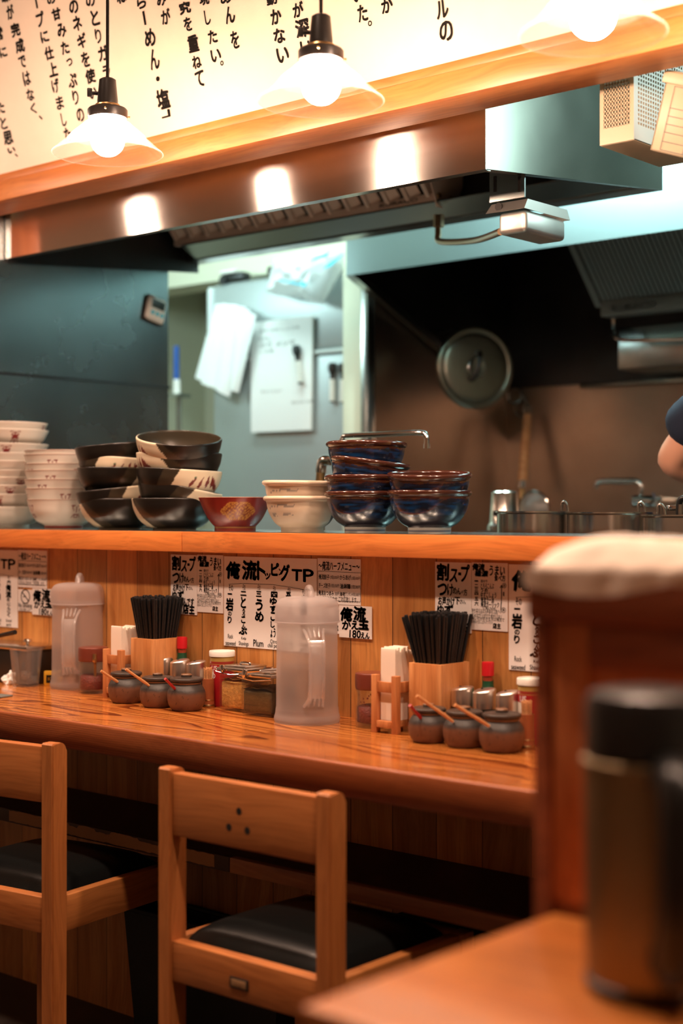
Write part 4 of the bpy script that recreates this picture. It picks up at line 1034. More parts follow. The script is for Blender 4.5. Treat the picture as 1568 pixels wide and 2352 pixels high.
mb = MB().cyl(b0 + Vector((-0.02, 0, 0.0)), b0 + Vector((0.06, 0, -0.004)), 0.019, seg=18); mb.cyl(b0 + Vector((0.02, 0, 0)), Vector((b0.x + 0.02, BY - 0.001, b0.z)), 0.013, seg=14); part('body', mb, M['chrome'], t)
mb = MB(); q = b0 + Vector((0.075, -0.01, 0.0)); mb.cyl(q, q + Vector((0.0, -0.03, 0)), 0.010, seg=12)
for kk in range(4): 
    ang = kk * math.pi / 2 + 0.4; mb.cyl(q + Vector((0, -0.028, 0)), q + Vector((0.024 * math.cos(ang), -0.03, 0.024 * math.sin(ang))), 0.0055, 0.007, 10)
part('cross_handle', mb, M['chrome'], t)

# three deep steel pots standing on the kitchen counter behind the ledge
def deep_pot(px, py, y, r, lab):
    p = on_y(px, py, y); zt = p.z
    t = thing('deep_pot', lab, 'pot', (p.x, y, 0.841), 0, 'deep steel pots behind the ledge'); h = zt - 0.841
    part('body', MB().lathe([(0.0002, 0), (r - 0.004, 0), (r, 0.004), (r, h - 0.006), (r + 0.004, h - 0.003), (r + 0.004, h), (r - 0.003, h), (r - 0.003, 0.006), (0.0002, 0.006)], 72), M['steel_pot'], t)
    th = face_cam(p) - R(150)
    return t, h, p
t, h, p = deep_pot(1222, 1174, 2.62, 0.0745, 'first of the deep steel pots, beside the blue bowls')
def clip(t, x, y, h, parent=None):
    mb = MB().tube(spline([(x, y, h - 0.03), (x, y, h + 0.012), (x + 0.006, y, h + 0.020), (x + 0.013, y, h + 0.012), (x + 0.015, y, h - 0.004)], 5), 0.0035, 8); part('clip_handle', mb, M['steel_pot'], t)
clip(t, 0.035, 0.060, h)
t, h, p = deep_pot(1400, 1176, 2.66, 0.0875, 'middle one of the deep steel pots behind the ledge')
clip(t, 0.02, 0.082, h)
t, h, p = deep_pot(1580, 1182, 2.60, 0.086, 'deep steel pot nearest the right edge, with a black looped handle on top')
clip(t, -0.076, 0.020, h)
mb = MB().tube(spline([(-0.035, 0.03, h - 0.02), (-0.035, 0.03, h + 0.025), (-0.015, 0.03, h + 0.032), (0.010, 0.03, h + 0.022), (0.018, 0.03, h + 0.004), (0.018, 0.03, h - 0.01)], 6), 0.0062, 12); part('loop_handle', mb, M['black_plastic'], t)
mb = MB().box((-0.050, 0.03, h + 0.013), (0.022, 0.008, 0.010), 0.001); mb.cyl((-0.033, 0.028, h - 0.005), (-0.033, 0.028, h + 0.02), 0.004, seg=10); part('handle_bracket', mb, M['chrome'], t)

# the cook: only the elbow reaches into the photo
t = thing('person', 'cook in a navy short sleeved shirt, elbow bent at the right edge', 'person', (0, 0, 0))
el = on_y(1516, 1064, 3.0); ex, ez = el.x, el.z
def skin_mesh(name, joints, edges, mat, sub=2, root=0):
    me = bpy.data.meshes.new(name); me.from_pydata([j[0] for j in joints], edges, []); o = bpy.data.objects.new(name, me); C.objects.link(o)
    md = o.modifiers.new('skin', 'SKIN'); md.use_smooth_shade = True
    for i, j in enumerate(joints):
        sv = me.skin_vertices[0].data[i]; sv.radius = (j[1], j[2] if len(j) > 2 else j[1]); sv.use_root = (i == root)
    ms = o.modifiers.new('sub', 'SUBSURF'); ms.levels = sub; ms.render_levels = sub
    bpy.context.view_layer.update()
    dg = bpy.context.evaluated_depsgraph_get()
    m2 = bpy.data.meshes.new_from_object(o.evaluated_get(dg)); m2.name = name
    bpy.data.objects.remove(o)
    m2.materials.clear(); m2.materials.append(mat); m2.shade_smooth()
    return m2
bx, by = ex + 0.36, 3.02
J = [((bx, by, 0.93), .14, .10), ((bx, by, 1.12), .125, .095), ((bx, by, 1.32), .125, .080), ((bx, by, 1.45), .060, .055), ((bx, by + .01, 1.50), .055), ((bx, by + .02, 1.57), .075, .085), ((bx, by + .02, 1.67), .078, .09), ((bx, by + .01, 1.74), .05, .06),
     ((bx - .17, by, 1.43), .062), ((bx - .25, by + .01, 1.33), .05), ((ex + .012, 3.0, ez), .043), ((ex + .09, 3.12, ez - .035), .040), ((ex + .19, 3.24, ez - .04), .028), ((ex + .23, 3.29, ez - .04), .030, .018),
     ((bx + .17, by, 1.43), .062), ((bx + .25, by + .01, 1.30), .05), ((bx + .28, by - .02, 1.16), .042), ((bx + .22, 3.16, 1.13), .038), ((bx + .14, 3.28, 1.13), .028), ((bx + .11, 3.33, 1.13), .030, .018),
     ((bx - .09, by, .80), .095), ((bx - .10, by, .47), .06), ((bx - .10, by + .02, .10), .042), ((bx - .10, by + .14, .035), .035), ((bx + .09, by, .80), .095), ((bx + .10, by, .47), .06), ((bx + .10, by + .02, .10), .042), ((bx + .10, by + .14, .035), .035)]
E = [(0, 1), (1, 2), (2, 3), (3, 4), (4, 5), (5, 6), (6, 7), (2, 8), (8, 9), (9, 10), (10, 11), (11, 12), (12, 13), (2, 14), (14, 15), (15, 16), (16, 17), (17, 18), (18, 19), (0, 20), (20, 21), (21, 22), (22, 23), (0, 24), (24, 25), (25, 26), (26, 27)]
hands = []
for bi, sx in ((13, 1), (19, -1)):
    base = Vector(J[bi][0])
    for q, (dx, ln) in enumerate(((-.022, .060), (-.007, .070), (.008, .066), (.022, .052))):
        n0 = len(J); J.append((tuple(base + Vector((dx, .030, 0))), .0095)); J.append((tuple(base + Vector((dx, .030 + ln * .6, -.006))), .0085)); J.append((tuple(base + Vector((dx, .030 + ln * .95, -.026))), .007)); E += [(bi, n0), (n0, n0 + 1), (n0 + 1, n0 + 2)]
    n0 = len(J); J.append((tuple(base + Vector((sx * .034, -.004, -.008))), .010)); J.append((tuple(base + Vector((sx * .046, .030, -.016))), .008)); E += [(bi, n0), (n0, n0 + 1)]
part('body', skin_mesh('body', J, E, M['skin']), None, t)
S = [((bx, by, 0.90), .155, .115), ((bx, by, 1.12), .142, .112), ((bx, by, 1.32), .168, .128), ((bx, by, 1.455), .088, .085), ((bx - .17, by, 1.43), .078), ((bx - .245, by + .01, 1.34), .070), ((ex + .022, 3.0, ez + .048), .078), ((bx + .17, by, 1.43), .078), ((bx + .245, by + .01, 1.32), .070), ((bx + .27, by - .005, 1.235), .066)]
part('shirt', skin_mesh('shirt', S, [(0, 1), (1, 2), (2, 3), (2, 4), (4, 5), (5, 6), (2, 7), (7, 8), (8, 9)], M['navy']), None, t, 'navy short sleeved shirt')
T = [((bx, by, 0.93), .155, .115), ((bx - .09, by, .80), .11), ((bx - .10, by, .47), .078), ((bx - .10, by + .02, .12), .06), ((bx + .09, by, .80), .11), ((bx + .10, by, .47), .078), ((bx + .10, by + .02, .12), .06)]
part('trousers', skin_mesh('trousers', T, [(0, 1), (1, 2), (2, 3), (0, 4), (4, 5), (5, 6)], M['basket_black']), None, t)
mb = MB().lathe(spline([(0.0002, 0.105), (0.05, 0.095), (0.085, 0.055), (0.092, 0.0), (0.090, -0.04), (0.078, -0.075)], 5), 32); part('hair', mb, M['hair'], t, loc=(bx, by + 0.002, 1.675))
for s_ in (-1, 1): part('eye', MB().lathe([(0.0002, 0.008), (0.006, 0.006), (0.009, 0), (0.006, -0.006), (0.0002, -0.008)], 12, (bx + s_ * 0.03, by + 0.108, 1.635)), M['ink'], t)
mb = MB().tube(spline([(bx, by + 0.105, 1.635), (bx, by + 0.120, 1.61), (bx, by + 0.126, 1.595), (bx, by + 0.098, 1.585)], 4), [0.006, 0.006, 0.007, 0.007, 0.008, 0.009, 0.010, 0.011, 0.012, 0.012, 0.011, 0.010, 0.008], 10); part('nose', mb, M['skin'], t)
# ================================================================== BOWLS ON THE LEDGE
LY = 2.225
def mix(a, b, t): return tuple(a[i] + (b[i] - a[i]) * t for i in range(3))
def nz(x, y, z=0.0): return noise.noise(Vector((x, y, z)))
def sstep(a, b, x):
    t = max(0, min(1, (x - a) / (b - a))); return t * t * (3 - 2 * t)
def leafy(u, v, base, ang, ln, wd):
    """inside test for a brush leaf: pointed ellipse from base along ang"""
    du, dv = u - base[0], v - base[1]
    a = du * math.cos(ang) + dv * math.sin(ang); b = -du * math.sin(ang) + dv * math.cos(ang)
    if a < 0 or a > ln: return False
    w = wd * (math.sin(math.pi * (a / ln) ** 0.7)); return abs(b) < w

# --- blue glazed bowls
BR = 0.0805
def blue_col(th, z, ins, r):
    brown = (0.055, 0.015, 0.009); brown2 = (0.025, 0.010, 0.007)
    if ins: return mix(brown, (0.02, 0.02, 0.03), 0.4) if z < 0.06 else brown
    if z < 0.0125: 
        return (0.10, 0.13, 0.22) if 0.0045 < z < 0.0062 else (0.62, 0.60, 0.56)
    edge = 0.066 + 0.005 * nz(th * 4, 2.0) + 0.002 * nz(th * 20, 5)
    if z > edge: 
        c = mix(brown, (0.16, 0.08, 0.025), max(0, nz(th * 3, z * 260, 1)) * (1 if z < edge + 0.012 else 0.2))
        return c
    st = 0.5 + 0.5 * nz(th * 2.0, z * 210, 3.0); st2 = 0.5 + 0.5 * nz(th * 5, z * 420, 9.0)
    navy = (0.006, 0.010, 0.022); blu = (0.005, 0.05, 0.16); gray = (0.07, 0.08, 0.10)
    c = mix(navy, blu, sstep(0.42, 0.75, st) * sstep(0.02, 0.05, z)); c = mix(c, gray, sstep(0.62, 0.85, st2) * 0.5)
    return mix(c, brown2, 0.55 * sstep(edge - 0.010, edge, z) + 0.35 * (1 - sstep(0.02, 0.035, z)))
bo = spline([(0.0405, 0.0), (0.041, 0.0105)], 1) + spline([(0.0415, 0.0125), (0.055, 0.021), (0.067, 0.037), (0.0735, 0.055), (0.0755, 0.066), (0.0757, 0.0705), (0.0790, 0.0735), (BR, 0.0770), (0.0795, 0.0805), (0.0775, 0.082)], 5)
bi_ = spline([(0.0775, 0.082), (0.074, 0.078), (0.072, 0.066), (0.062, 0.036), (0.04, 0.018), (0.0003, 0.014)], 5)
me_blue = lathe_painted('blue_bowl', [(0.0003, 0.002), (0.036, 0.002), (0.036, 0)] + bo, bi_, blue_col, M['glaze'])
# --- dark bowls with a cream patch and red leaves
DR = 0.0945
RED = (0.17, 0.022, 0.016); CRM = (0.72, 0.62, 0.45)
def dark_col(th, z, ins, r):
    tau = (0.048, 0.036, 0.022); blk = (0.007, 0.006, 0.0055)
    u = th * 0.09; v = z
    if ins:
        if abs(th - 0.35) < 0.22 * max(0, (0.07 - v) / 0.05) + 0.03 and v > 0.03: return CRM
        return mix(tau, (0.03, 0.026, 0.017), 0.5 + 0.5 * nz(th * 3, z * 40))
    if v < 0.004: return (0.30, 0.24, 0.17)
    # cream patch: between two leaning lines
    l0 = -0.115 + (v - 0.035) * 0.55; l1 = 0.055 - (v - 0.035) * 0.75
    if l0 < u < l1 and v > 0.006:
        for base, ang, ln, wd in (((-0.052, 0.030), 1.25, 0.030, 0.0038), ((-0.030, 0.034), 1.5, 0.028, 0.0042), ((-0.012, 0.034), 1.8, 0.026, 0.0042), ((0.004, 0.030), 2.2, 0.034, 0.0050), ((0.018, 0.028), 2.55, 0.032, 0.0040), ((-0.075, 0.034), 0.9, 0.028, 0.0036), ((0.030, 0.012), 2.9, 0.03, 0.004), ((-0.05, 0.010), 0.5, 0.026, 0.004)):
            pass
            for mirror in (1,):
                if leafy(u, v, base, ang if ang < 1.6 else math.pi - (math.pi - ang) , ln, wd): return RED
        if (u + 0.062) ** 2 + (v - 0.055) ** 2 < 0.0022 ** 2: return (0.02, 0.10, 0.04)
        return mix(CRM, (0.6, 0.5, 0.36), 0.35 * (0.5 + 0.5 * nz(u * 60, v * 60)))
    if l0 - 0.034 < u <= l0 or l1 <= u < l1 + 0.036 - (v - 0.03) * 0.5: return mix(tau, (0.03, 0.023, 0.015), 0.5 + 0.5 * nz(u * 40, v * 70))
    return mix(blk, (0.014, 0.011, 0.008), 0.5 + 0.5 * nz(u * 30, v * 60, 4))
do = spline([(0.048, 0.0), (0.0485, 0.005), (0.062, 0.010), (0.080, 0.026), (0.0905, 0.047), (0.0940, 0.064), (0.0945, 0.069), (0.0935, 0.0712), (0.0918, 0.0716)], 5)
di = spline([(0.0918, 0.0716), (0.0898, 0.069), (0.086, 0.048), (0.074, 0.026), (0.05, 0.013), (0.0003, 0.009)], 5)
me_dark = lathe_painted('dark_bowl', [(0.0003, 0.002), (0.042, 0.002), (0.042, 0)] + do, di, dark_col, M['matte_glaze'])
# --- white bowls with a dark red emblem and foot band
def emblem(u, v):
    """shou-like seal, about 22 x 30 mm, u across, v up from its foot"""
    for x0, x1, y0, y1 in ((-.0035, .0035, .0, .002), (-.0045, .0045, .0045, .0065), (-.0045, -.0028, .0, .0065), (.0028, .0045, .0, .0065), (-.008, .008, .0105, .0125), (-.0065, .0065, .0145, .016), (-.0055, .0055, .018, .0195), (-.0013, .0013, .0105, .027), (-.006, .006, .0225, .024)):
        if x0 <= u <= x1 and y0 <= v <= y1: return True
    for s in (-1, 1):
        x = s * u
        if 0 <= v <= .009 and abs(x - (.0105 - v * .55)) < .0011: return True
        if .017 <= v <= .028 and abs(x - (.0065 + (v - .017) * .42)) < .0010: return True
        if .026 <= v <= .028 and .003 < x < .0115: return True
    return False
def white_col(rmax, h, ez, foot):
    def f(th, z, ins, r):
        w = (0.72, 0.66, 0.58)
        if ins: return w
        if foot and 0.0022 < z < 0.0085 and r < rmax * 0.62: return (0.36, 0.03, 0.02)
        if foot and z > h - 0.0022: return (0.55, 0.42, 0.35)
        for c in (0.0, 1.5708, -1.5708, 3.1416, -3.1416):
            if emblem((th - c) * rmax * 0.96, z - ez): return (0.22, 0.022, 0.022)
        return w
    return f
WR, WH = 0.0875, 0.071
wo = spline([(0.045, 0.0), (0.045, 0.009), (0.047, 0.0105), (0.064, 0.020), (0.077, 0.038), (0.0825, 0.056), (0.0855, 0.066), (WR, 0.0705), (0.0868, 0.0712)], 5)
wi = spline([(0.0868, 0.0712), (0.084, 0.067), (0.080, 0.055), (0.072, 0.036), (0.05, 0.018), (0.0003, 0.013)], 5)
me_white = lathe_painted('white_bowl', [(0.0003, 0.002), (0.040, 0.002), (0.040, 0)] + wo, wi, white_col(0.083, WH, 0.028, True), M['matte_glaze'])
PR, PH = 0.102, 0.054
po = spline([(0.056, 0.0), (0.0562, 0.010), (0.066, 0.014), (0.088, 0.028), (0.0975, 0.044), (0.1010, 0.0505), (PR, 0.0532), (0.1012, 0.054)], 5)
pi2 = spline([(0.1012, 0.054), (0.097, 0.049), (0.084, 0.029), (0.06, 0.017), (0.0003, 0.014)], 5)
me_plate = lathe_painted('white_dish', [(0.0003, 0.002), (0.05, 0.002), (0.05, 0)] + po, pi2, white_col(0.098, PH, 0.020, False), M['matte_glaze'])
# --- red bowl with a gold medallion
def red_col(th, z, ins, r):
    if ins: return (0.66, 0.58, 0.50)
    if z < 0.0105: return (0.40, 0.20, 0.05) if 0.007 < z < 0.0088 else (0.17, 0.02, 0.012)
    if z > 0.0712: return (0.55, 0.35, 0.25)
    u = (th - 0.10) * 0.066; v = z - 0.0425
    lob = 1 + 0.07 * math.cos(6 * math.atan2(v * 1.7, u))
    d = math.sqrt((u / 0.036) ** 2 + (v / 0.0195) ** 2) / lob
    gold = (0.48, 0.22, 0.045)
    if d < 1:
        if d > 0.92 or 0.80 < d < 0.84: return gold
        if d >= 0.84: return gold if math.sin(math.atan2(v, u) * 40) > -0.2 else (0.26, 0.07, 0.02)
        n = math.sin(u * 620 + 3 * nz(u * 90, v * 90) ) * math.sin(v * 780 + 4 * nz(u * 80, v * 80, 2))
        return gold if n > 0.12 else (0.22, 0.05, 0.02)
    return mix((0.17, 0.012, 0.010), (0.24, 0.022, 0.014), 0.5 + 0.5 * nz(th * 6, z * 60))
ro = spline([(0.0435, 0.0), (0.0440, 0.0105), (0.046, 0.0125), (0.057, 0.026), (0.067, 0.045), (0.0755, 0.066), (0.0775, 0.0715), (0.0768, 0.0722)], 5)
ri = spline([(0.0768, 0.0722), (0.072, 0.064), (0.062, 0.043), (0.05, 0.026), (0.0003, 0.015)], 5)
me_red = lathe_painted('red_bowl', [(0.0003, 0.002), (0.038, 0.002), (0.038, 0)] + ro, ri, red_col, M['matte_glaze'])
# --- cream bowls with a rolled rim
def cream_col(th, z, ins, r):
    c = (0.66, 0.52, 0.38)
    if ins: return c
    if th < -0.2 and 0.030 < z < 0.058 and z > 0.030:
        l = 0.036 + (th + 0.2) * 0.004
        for k in range(3):
            if abs(z - (l + k * 0.0022 + 0.001 * nz(th * 9, k))) < 0.0005 + 0.0003 * nz(th * 30, k) and th > -1.1 : return (0.30, 0.25, 0.21)
            if abs(z - (l + 0.017 + k * 0.002 + 0.001 * nz(th * 9, k + 5))) < 0.0006 and th > -1.2: return (0.30, 0.25, 0.21)
    if th > 1.0 and abs(th - 1.32) < 0.22 - abs(z - 0.033) * 9 : return (0.02, 0.018, 0.016)
    return c
co = spline([(0.0435, 0.0), (0.044, 0.0095), (0.047, 0.0115), (0.058, 0.021), (0.069, 0.041), (0.073, 0.058), (0.0745, 0.0625), (0.0790, 0.0655), (0.0800, 0.0695), (0.0775, 0.073), (0.0745, 0.0735)], 5)
ci = spline([(0.0745, 0.0735), (0.071, 0.070), (0.069, 0.060), (0.063, 0.040), (0.048, 0.021), (0.0003, 0.015)], 5)
me_cream = lathe_painted('cream_bowl', [(0.0003, 0.002), (0.038, 0.002), (0.038, 0)] + co, ci, cream_col, M['matte_glaze'])

def place_bowl(name, me, px, y, z, spin, lab, group, tilt=0.0, nod=0.0, first=[]):
    """stand a bowl at photo column px on the line Y = y, foot at height z; spin: which side of the pattern faces us;
    tilt: left side up by so many degrees, nod: rim leaning towards us"""
    p = on_y(px, 1176, y)
    o = link(name, me)
    d = Vector((-p.x, -p.y, 0)).normalized()            # towards the camera
    side = Vector((-d.y, d.x, 0))                       # camera's right
    m = Matrix.Rotation(R(tilt), 4, -d) @ Matrix.Rotation(R(nod), 4, side)
    o.matrix_world = Matrix.Translation((p.x, y, z)) @ m @ Matrix.Rotation(face_cam(p, spin), 4, 'Z')
    return tag(o, lab, 'bowl', group)
ORD = ['bottom', 'second', 'third', 'fourth', 'fifth', 'sixth', 'seventh', 'eighth', 'ninth', 'tenth']
# far left: ten white dishes
def ppm(px, y): 
    d = ray(px, 1176); return F * d.y / y
s = ppm(18, LY)
for i, yy in enumerate((1157, 1135, 1115, 1097, 1081, 1060, 1042, 1021)):
    z = EYE + (1176 - yy) / s - PH
    place_bowl('white_dish', me_plate, 16 + (i % 3) - 1, LY, z if i else LZ, 150 + 17 * i, 'plain white dish, %s from the ledge in the leftmost stack' % (ORD[i] if i else 'lowest'), 'white dishes in the leftmost stack')
place_bowl('white_dish', me_plate, 16, LY, EYE + (1176 - 994) / s - PH + 0.006, 12, 'white dish with a red emblem, second from the top of the leftmost stack', 'white dishes in the leftmost stack')
place_bowl('white_dish', me_plate, 14, LY, EYE + (1176 - 976) / s - PH + 0.004, 160, 'white dish on the very top of the leftmost stack', 'white dishes in the leftmost stack')
# seven white bowls with red foot bands
s = ppm(146, LY)
for i, yy in enumerate((1142, 1122, 1101.6, 1081, 1066, 1045, 1035.5)):
    z = EYE + (1176 - yy) / s - WH
    place_bowl('white_bowl', me_white, (146, 142, 141, 141, 140, 140, 141)[i], LY, z if i else LZ, (22, 6, -33, -18, 30, -14, 60)[i], 'white bowl with red emblem, %s from the ledge in the seven bowl stack' % (ORD[i] if i else 'lowest'), 'white emblem bowls stacked seven high')
# two stacks of dark bowls
s = ppm(276, LY)
for i, (yy, tl, nd, spin, dx) in enumerate(((1143, 0, 0, -92, 0), (1121, -6, 0, 75, 0), (1075, 0.5, 0, 95, -4), (1052, 4, 0, 33, -6), (1021, -5, 0, 140, -3))):
    z = EYE + (1176 - yy) / s - 0.0715
    place_bowl('dark_bowl', me_dark, 276 + dx, LY, z if i else LZ, spin, 'black and cream bowl, %s from the ledge in the stack beside the white emblem bowls' % (ORD[i] if i else 'lowest'), 'dark leaf bowls, first stack', tl, nd)
s = ppm(401, LY)
for i, (yy, tl, nd, spin, dx) in enumerate(((1142, 0, 0, -95, 0), (1112, 13, 2, 80, -2), (1078, 3.2, 1, 62, 7), (1041, 0.5, 0, -50, 10), (1004, 1.0, 13, -50, 9))):
    z = EYE + (1176 - yy) / s - 0.0715
    place_bowl('dark_bowl', me_dark, 401 + dx, LY, z if i else LZ, spin, 'black and cream bowl, %s from the ledge in the stack next to the red bowl' % (ORD[i] if i else 'lowest'), 'dark leaf bowls, second stack', tl, nd)
place_bowl('red_bowl', me_red, 540, LY - 0.01, LZ, 0, 'single red bowl with a gold dragon medallion between dark and cream bowls', None)
s = ppm(694, LY)
place_bowl('cream_bowl', me_cream, 694, LY, LZ, 0, 'lower cream bowl of the pair beside the red bowl', 'cream bowls stacked in a pair')
place_bowl('cream_bowl', me_cream, 690, LY, LZ + 0.031, 8, 'upper cream bowl of the pair beside the red bowl', 'cream bowls stacked in a pair', 0.8, 0)
s = ppm(838, LY)
for i, (yy, tl, nd, spin, dx) in enumerate(((1125, 0, 0, 0, 0), (1091, 0, 0, 70, 0), (1055, 7.5, 1, 140, 0), (1016, 0.8, -1, 215, 2))):
    z = EYE + (1176 - yy) / s - 0.082
    place_bowl('blue_bowl', me_blue, 838 + dx, LY, z if i else LZ, spin, 'blue brown glazed bowl, %s from the ledge in the four bowl stack' % (ORD[i] if i else 'lowest'), 'blue glazed bowls in the four bowl stack', tl, nd)
place_bowl('blue_bowl', me_blue, 986, LY - 0.005, LZ, 100, 'lower blue brown glazed bowl of the short stack beside the steel pots', 'blue glazed bowls in the two bowl stack')
place_bowl('blue_bowl', me_blue, 986, LY - 0.005, LZ + 0.034, 20, 'upper blue brown glazed bowl of the short stack beside the steel pots', 'blue glazed bowls in the two bowl stack', 0, 5)
# ================================================================== MENU SHEETS ON THE PANELLED WALL
SY = WALLY - 0.0016
def sheet_obj(name, label, q, items, rules=(), rings=(), dx=0.0, dz=0.0, group=None):
    """q: photo corners (x0, y_top_at_x0, x1, y_bottom_at_x1) of the middle print; items: (text, x0, y0, x1, y1, weight, shear)"""
    a = on_y(q[0], q[1], SY); b = on_y(q[2], q[3], SY)
    t = thing(name, label, 'menu sheet', (a.x + dx, SY, b.z + dz), 0, group)
    part('paper', MB().box2((0, 0, 0), (b.x - a.x, 0.0014, a.z - b.z)), M['paper'], t)
    k = Ink(wob=0.0009)
    def loc(px, py): p = on_y(px, py, SY); return p.x - a.x, p.z - b.z
    for it in items:
        s, x0, y0, x1, y1 = it[:5]; w = it[5] if len(it) > 5 else 0.03; sh = it[6] if len(it) > 6 else 0.0
        u0, v0 = loc(x0, y1); u1, v1 = loc(x1, y0)
        k.put(s, u0, v0, u1, v1, w, sh)
    for pts, w in rules: k.line([loc(*p) for p in pts], w)
    for cx, cy, rx, w in rings:
        u, v = loc(cx, cy); k.ring(u, v, rx, rx, w)
    part('lettering', k.mesh('lettering', M['ink'], (0, -0.0005, 0), (1, 0, 0), (0, 0, 1)), None, t)
    return t
def A(x, y): return 380 + x / 6.03, 1260 + y / 6.03
def B(x, y): return 500 + x / 4.126, 1260 + y / 4.126
def Z(fn, s, x0, y0, x1, y1, *r):
    a = fn(x0, y0); b = fn(x1, y1); return (s, a[0], a[1], b[0], b[1]) + r
soup = dict(name='menu_sheet', q=(392, 1273.5, 452, 1413), items=[
    Z(A, '割', 90, 100, 212, 300, .045, .06), Z(A, 'ス', 220, 165, 300, 320, .05, .1), Z(A, 'ー', 305, 205, 335, 240, .05), Z(A, 'プ', 330, 110, 415, 315, .05, .08),
    Z(A, 'つ', 95, 340, 190, 475, .05, .1), Z(A, 'け', 195, 340, 255, 480, .035), Z(A, 'め', 250, 380, 290, 460, .03), Z(A, 'ん', 288, 390, 335, 465, .035), Z(A, 'の', 338, 420, 358, 450, .03), Z(A, '方', 358, 400, 395, 478, .03),
    Z(A, 'お声かけ', 105, 495, 268, 590, .03, .04), Z(A, '下', 268, 495, 322, 580, .04), Z(A, 'さい。', 322, 525, 378, 572, .03),
    Z(A, 'ゆ', 95, 590, 160, 690, .045, .06), Z(A, 'ず', 165, 590, 255, 685, .045, .06), Z(A, 'んです', 245, 690, 395, 790, .035, .05), Z(A, '店主', 245, 775, 405, 905, .045, .05)])
tasty = dict(name='menu_sheet', q=(452.8, 1274, 512, 1409), items=[
    Z(A, '俺流', 445, 100, 570, 180, .04, .1), Z(A, '極濃', 470, 182, 605, 252, .045, .1), Z(A, 'うまい', 615, 125, 770, 240, .035, .05), Z(A, '食べ方', 665, 235, 775, 305, .03, .05)] +
    [Z(A, n, 468, y0, 506, y1, .03) for n, y0, y1 in (('一', 298, 312), ('二', 345, 378), ('三', 388, 424), ('四', 435, 470), ('五', 492, 534), ('六', 545, 592))] +
    [Z(A, n, 530, y0, x1, y1, .016, .04) for n, y0, y1, x1 in (('岩のり', 288, 322, 595), ('とろろこんぶ', 335, 392, 662), ('うめ', 392, 432, 600), ('ゆずこしょう', 438, 495, 685), ('俺流ラー油', 498, 552, 660), ('俺流ガーリック', 552, 610, 712))] +
    [Z(A, '(ご飯にもOK)', 552, 612, 680, 640, .01)] +
    [Z(A, n, 442, y0, x1, y0 + 26, 0.0) for n, y0, x1 in (('味を変えながら最後まで食べる', 640, 735), ('スープにのせて少しずつとかす', 672, 700), ('うめはさっぱりと味わい深く', 704, 740), ('辛いのが好きな方は俺流で', 738, 765), ('お好みで召し上がって下さい', 774, 650))] +
    [Z(A, '店主', 650, 800, 730, 862, .035), Z(A, '順', 752, 342, 774, 374, .01), Z(A, '順', 745, 628, 768, 660, .01), Z(A, '番', 748, 430, 768, 480, .015)],
    rules=[([A(738, 370), A(736, 520), A(730, 640)], 0.0016), ([A(722, 385), A(738, 352), A(744, 385)], 0.0014)], rings=[(A(764, 357)[0], A(764, 357)[1], .0042, .0007), (A(757, 645)[0], A(757, 645)[1], .0044, .0007)])
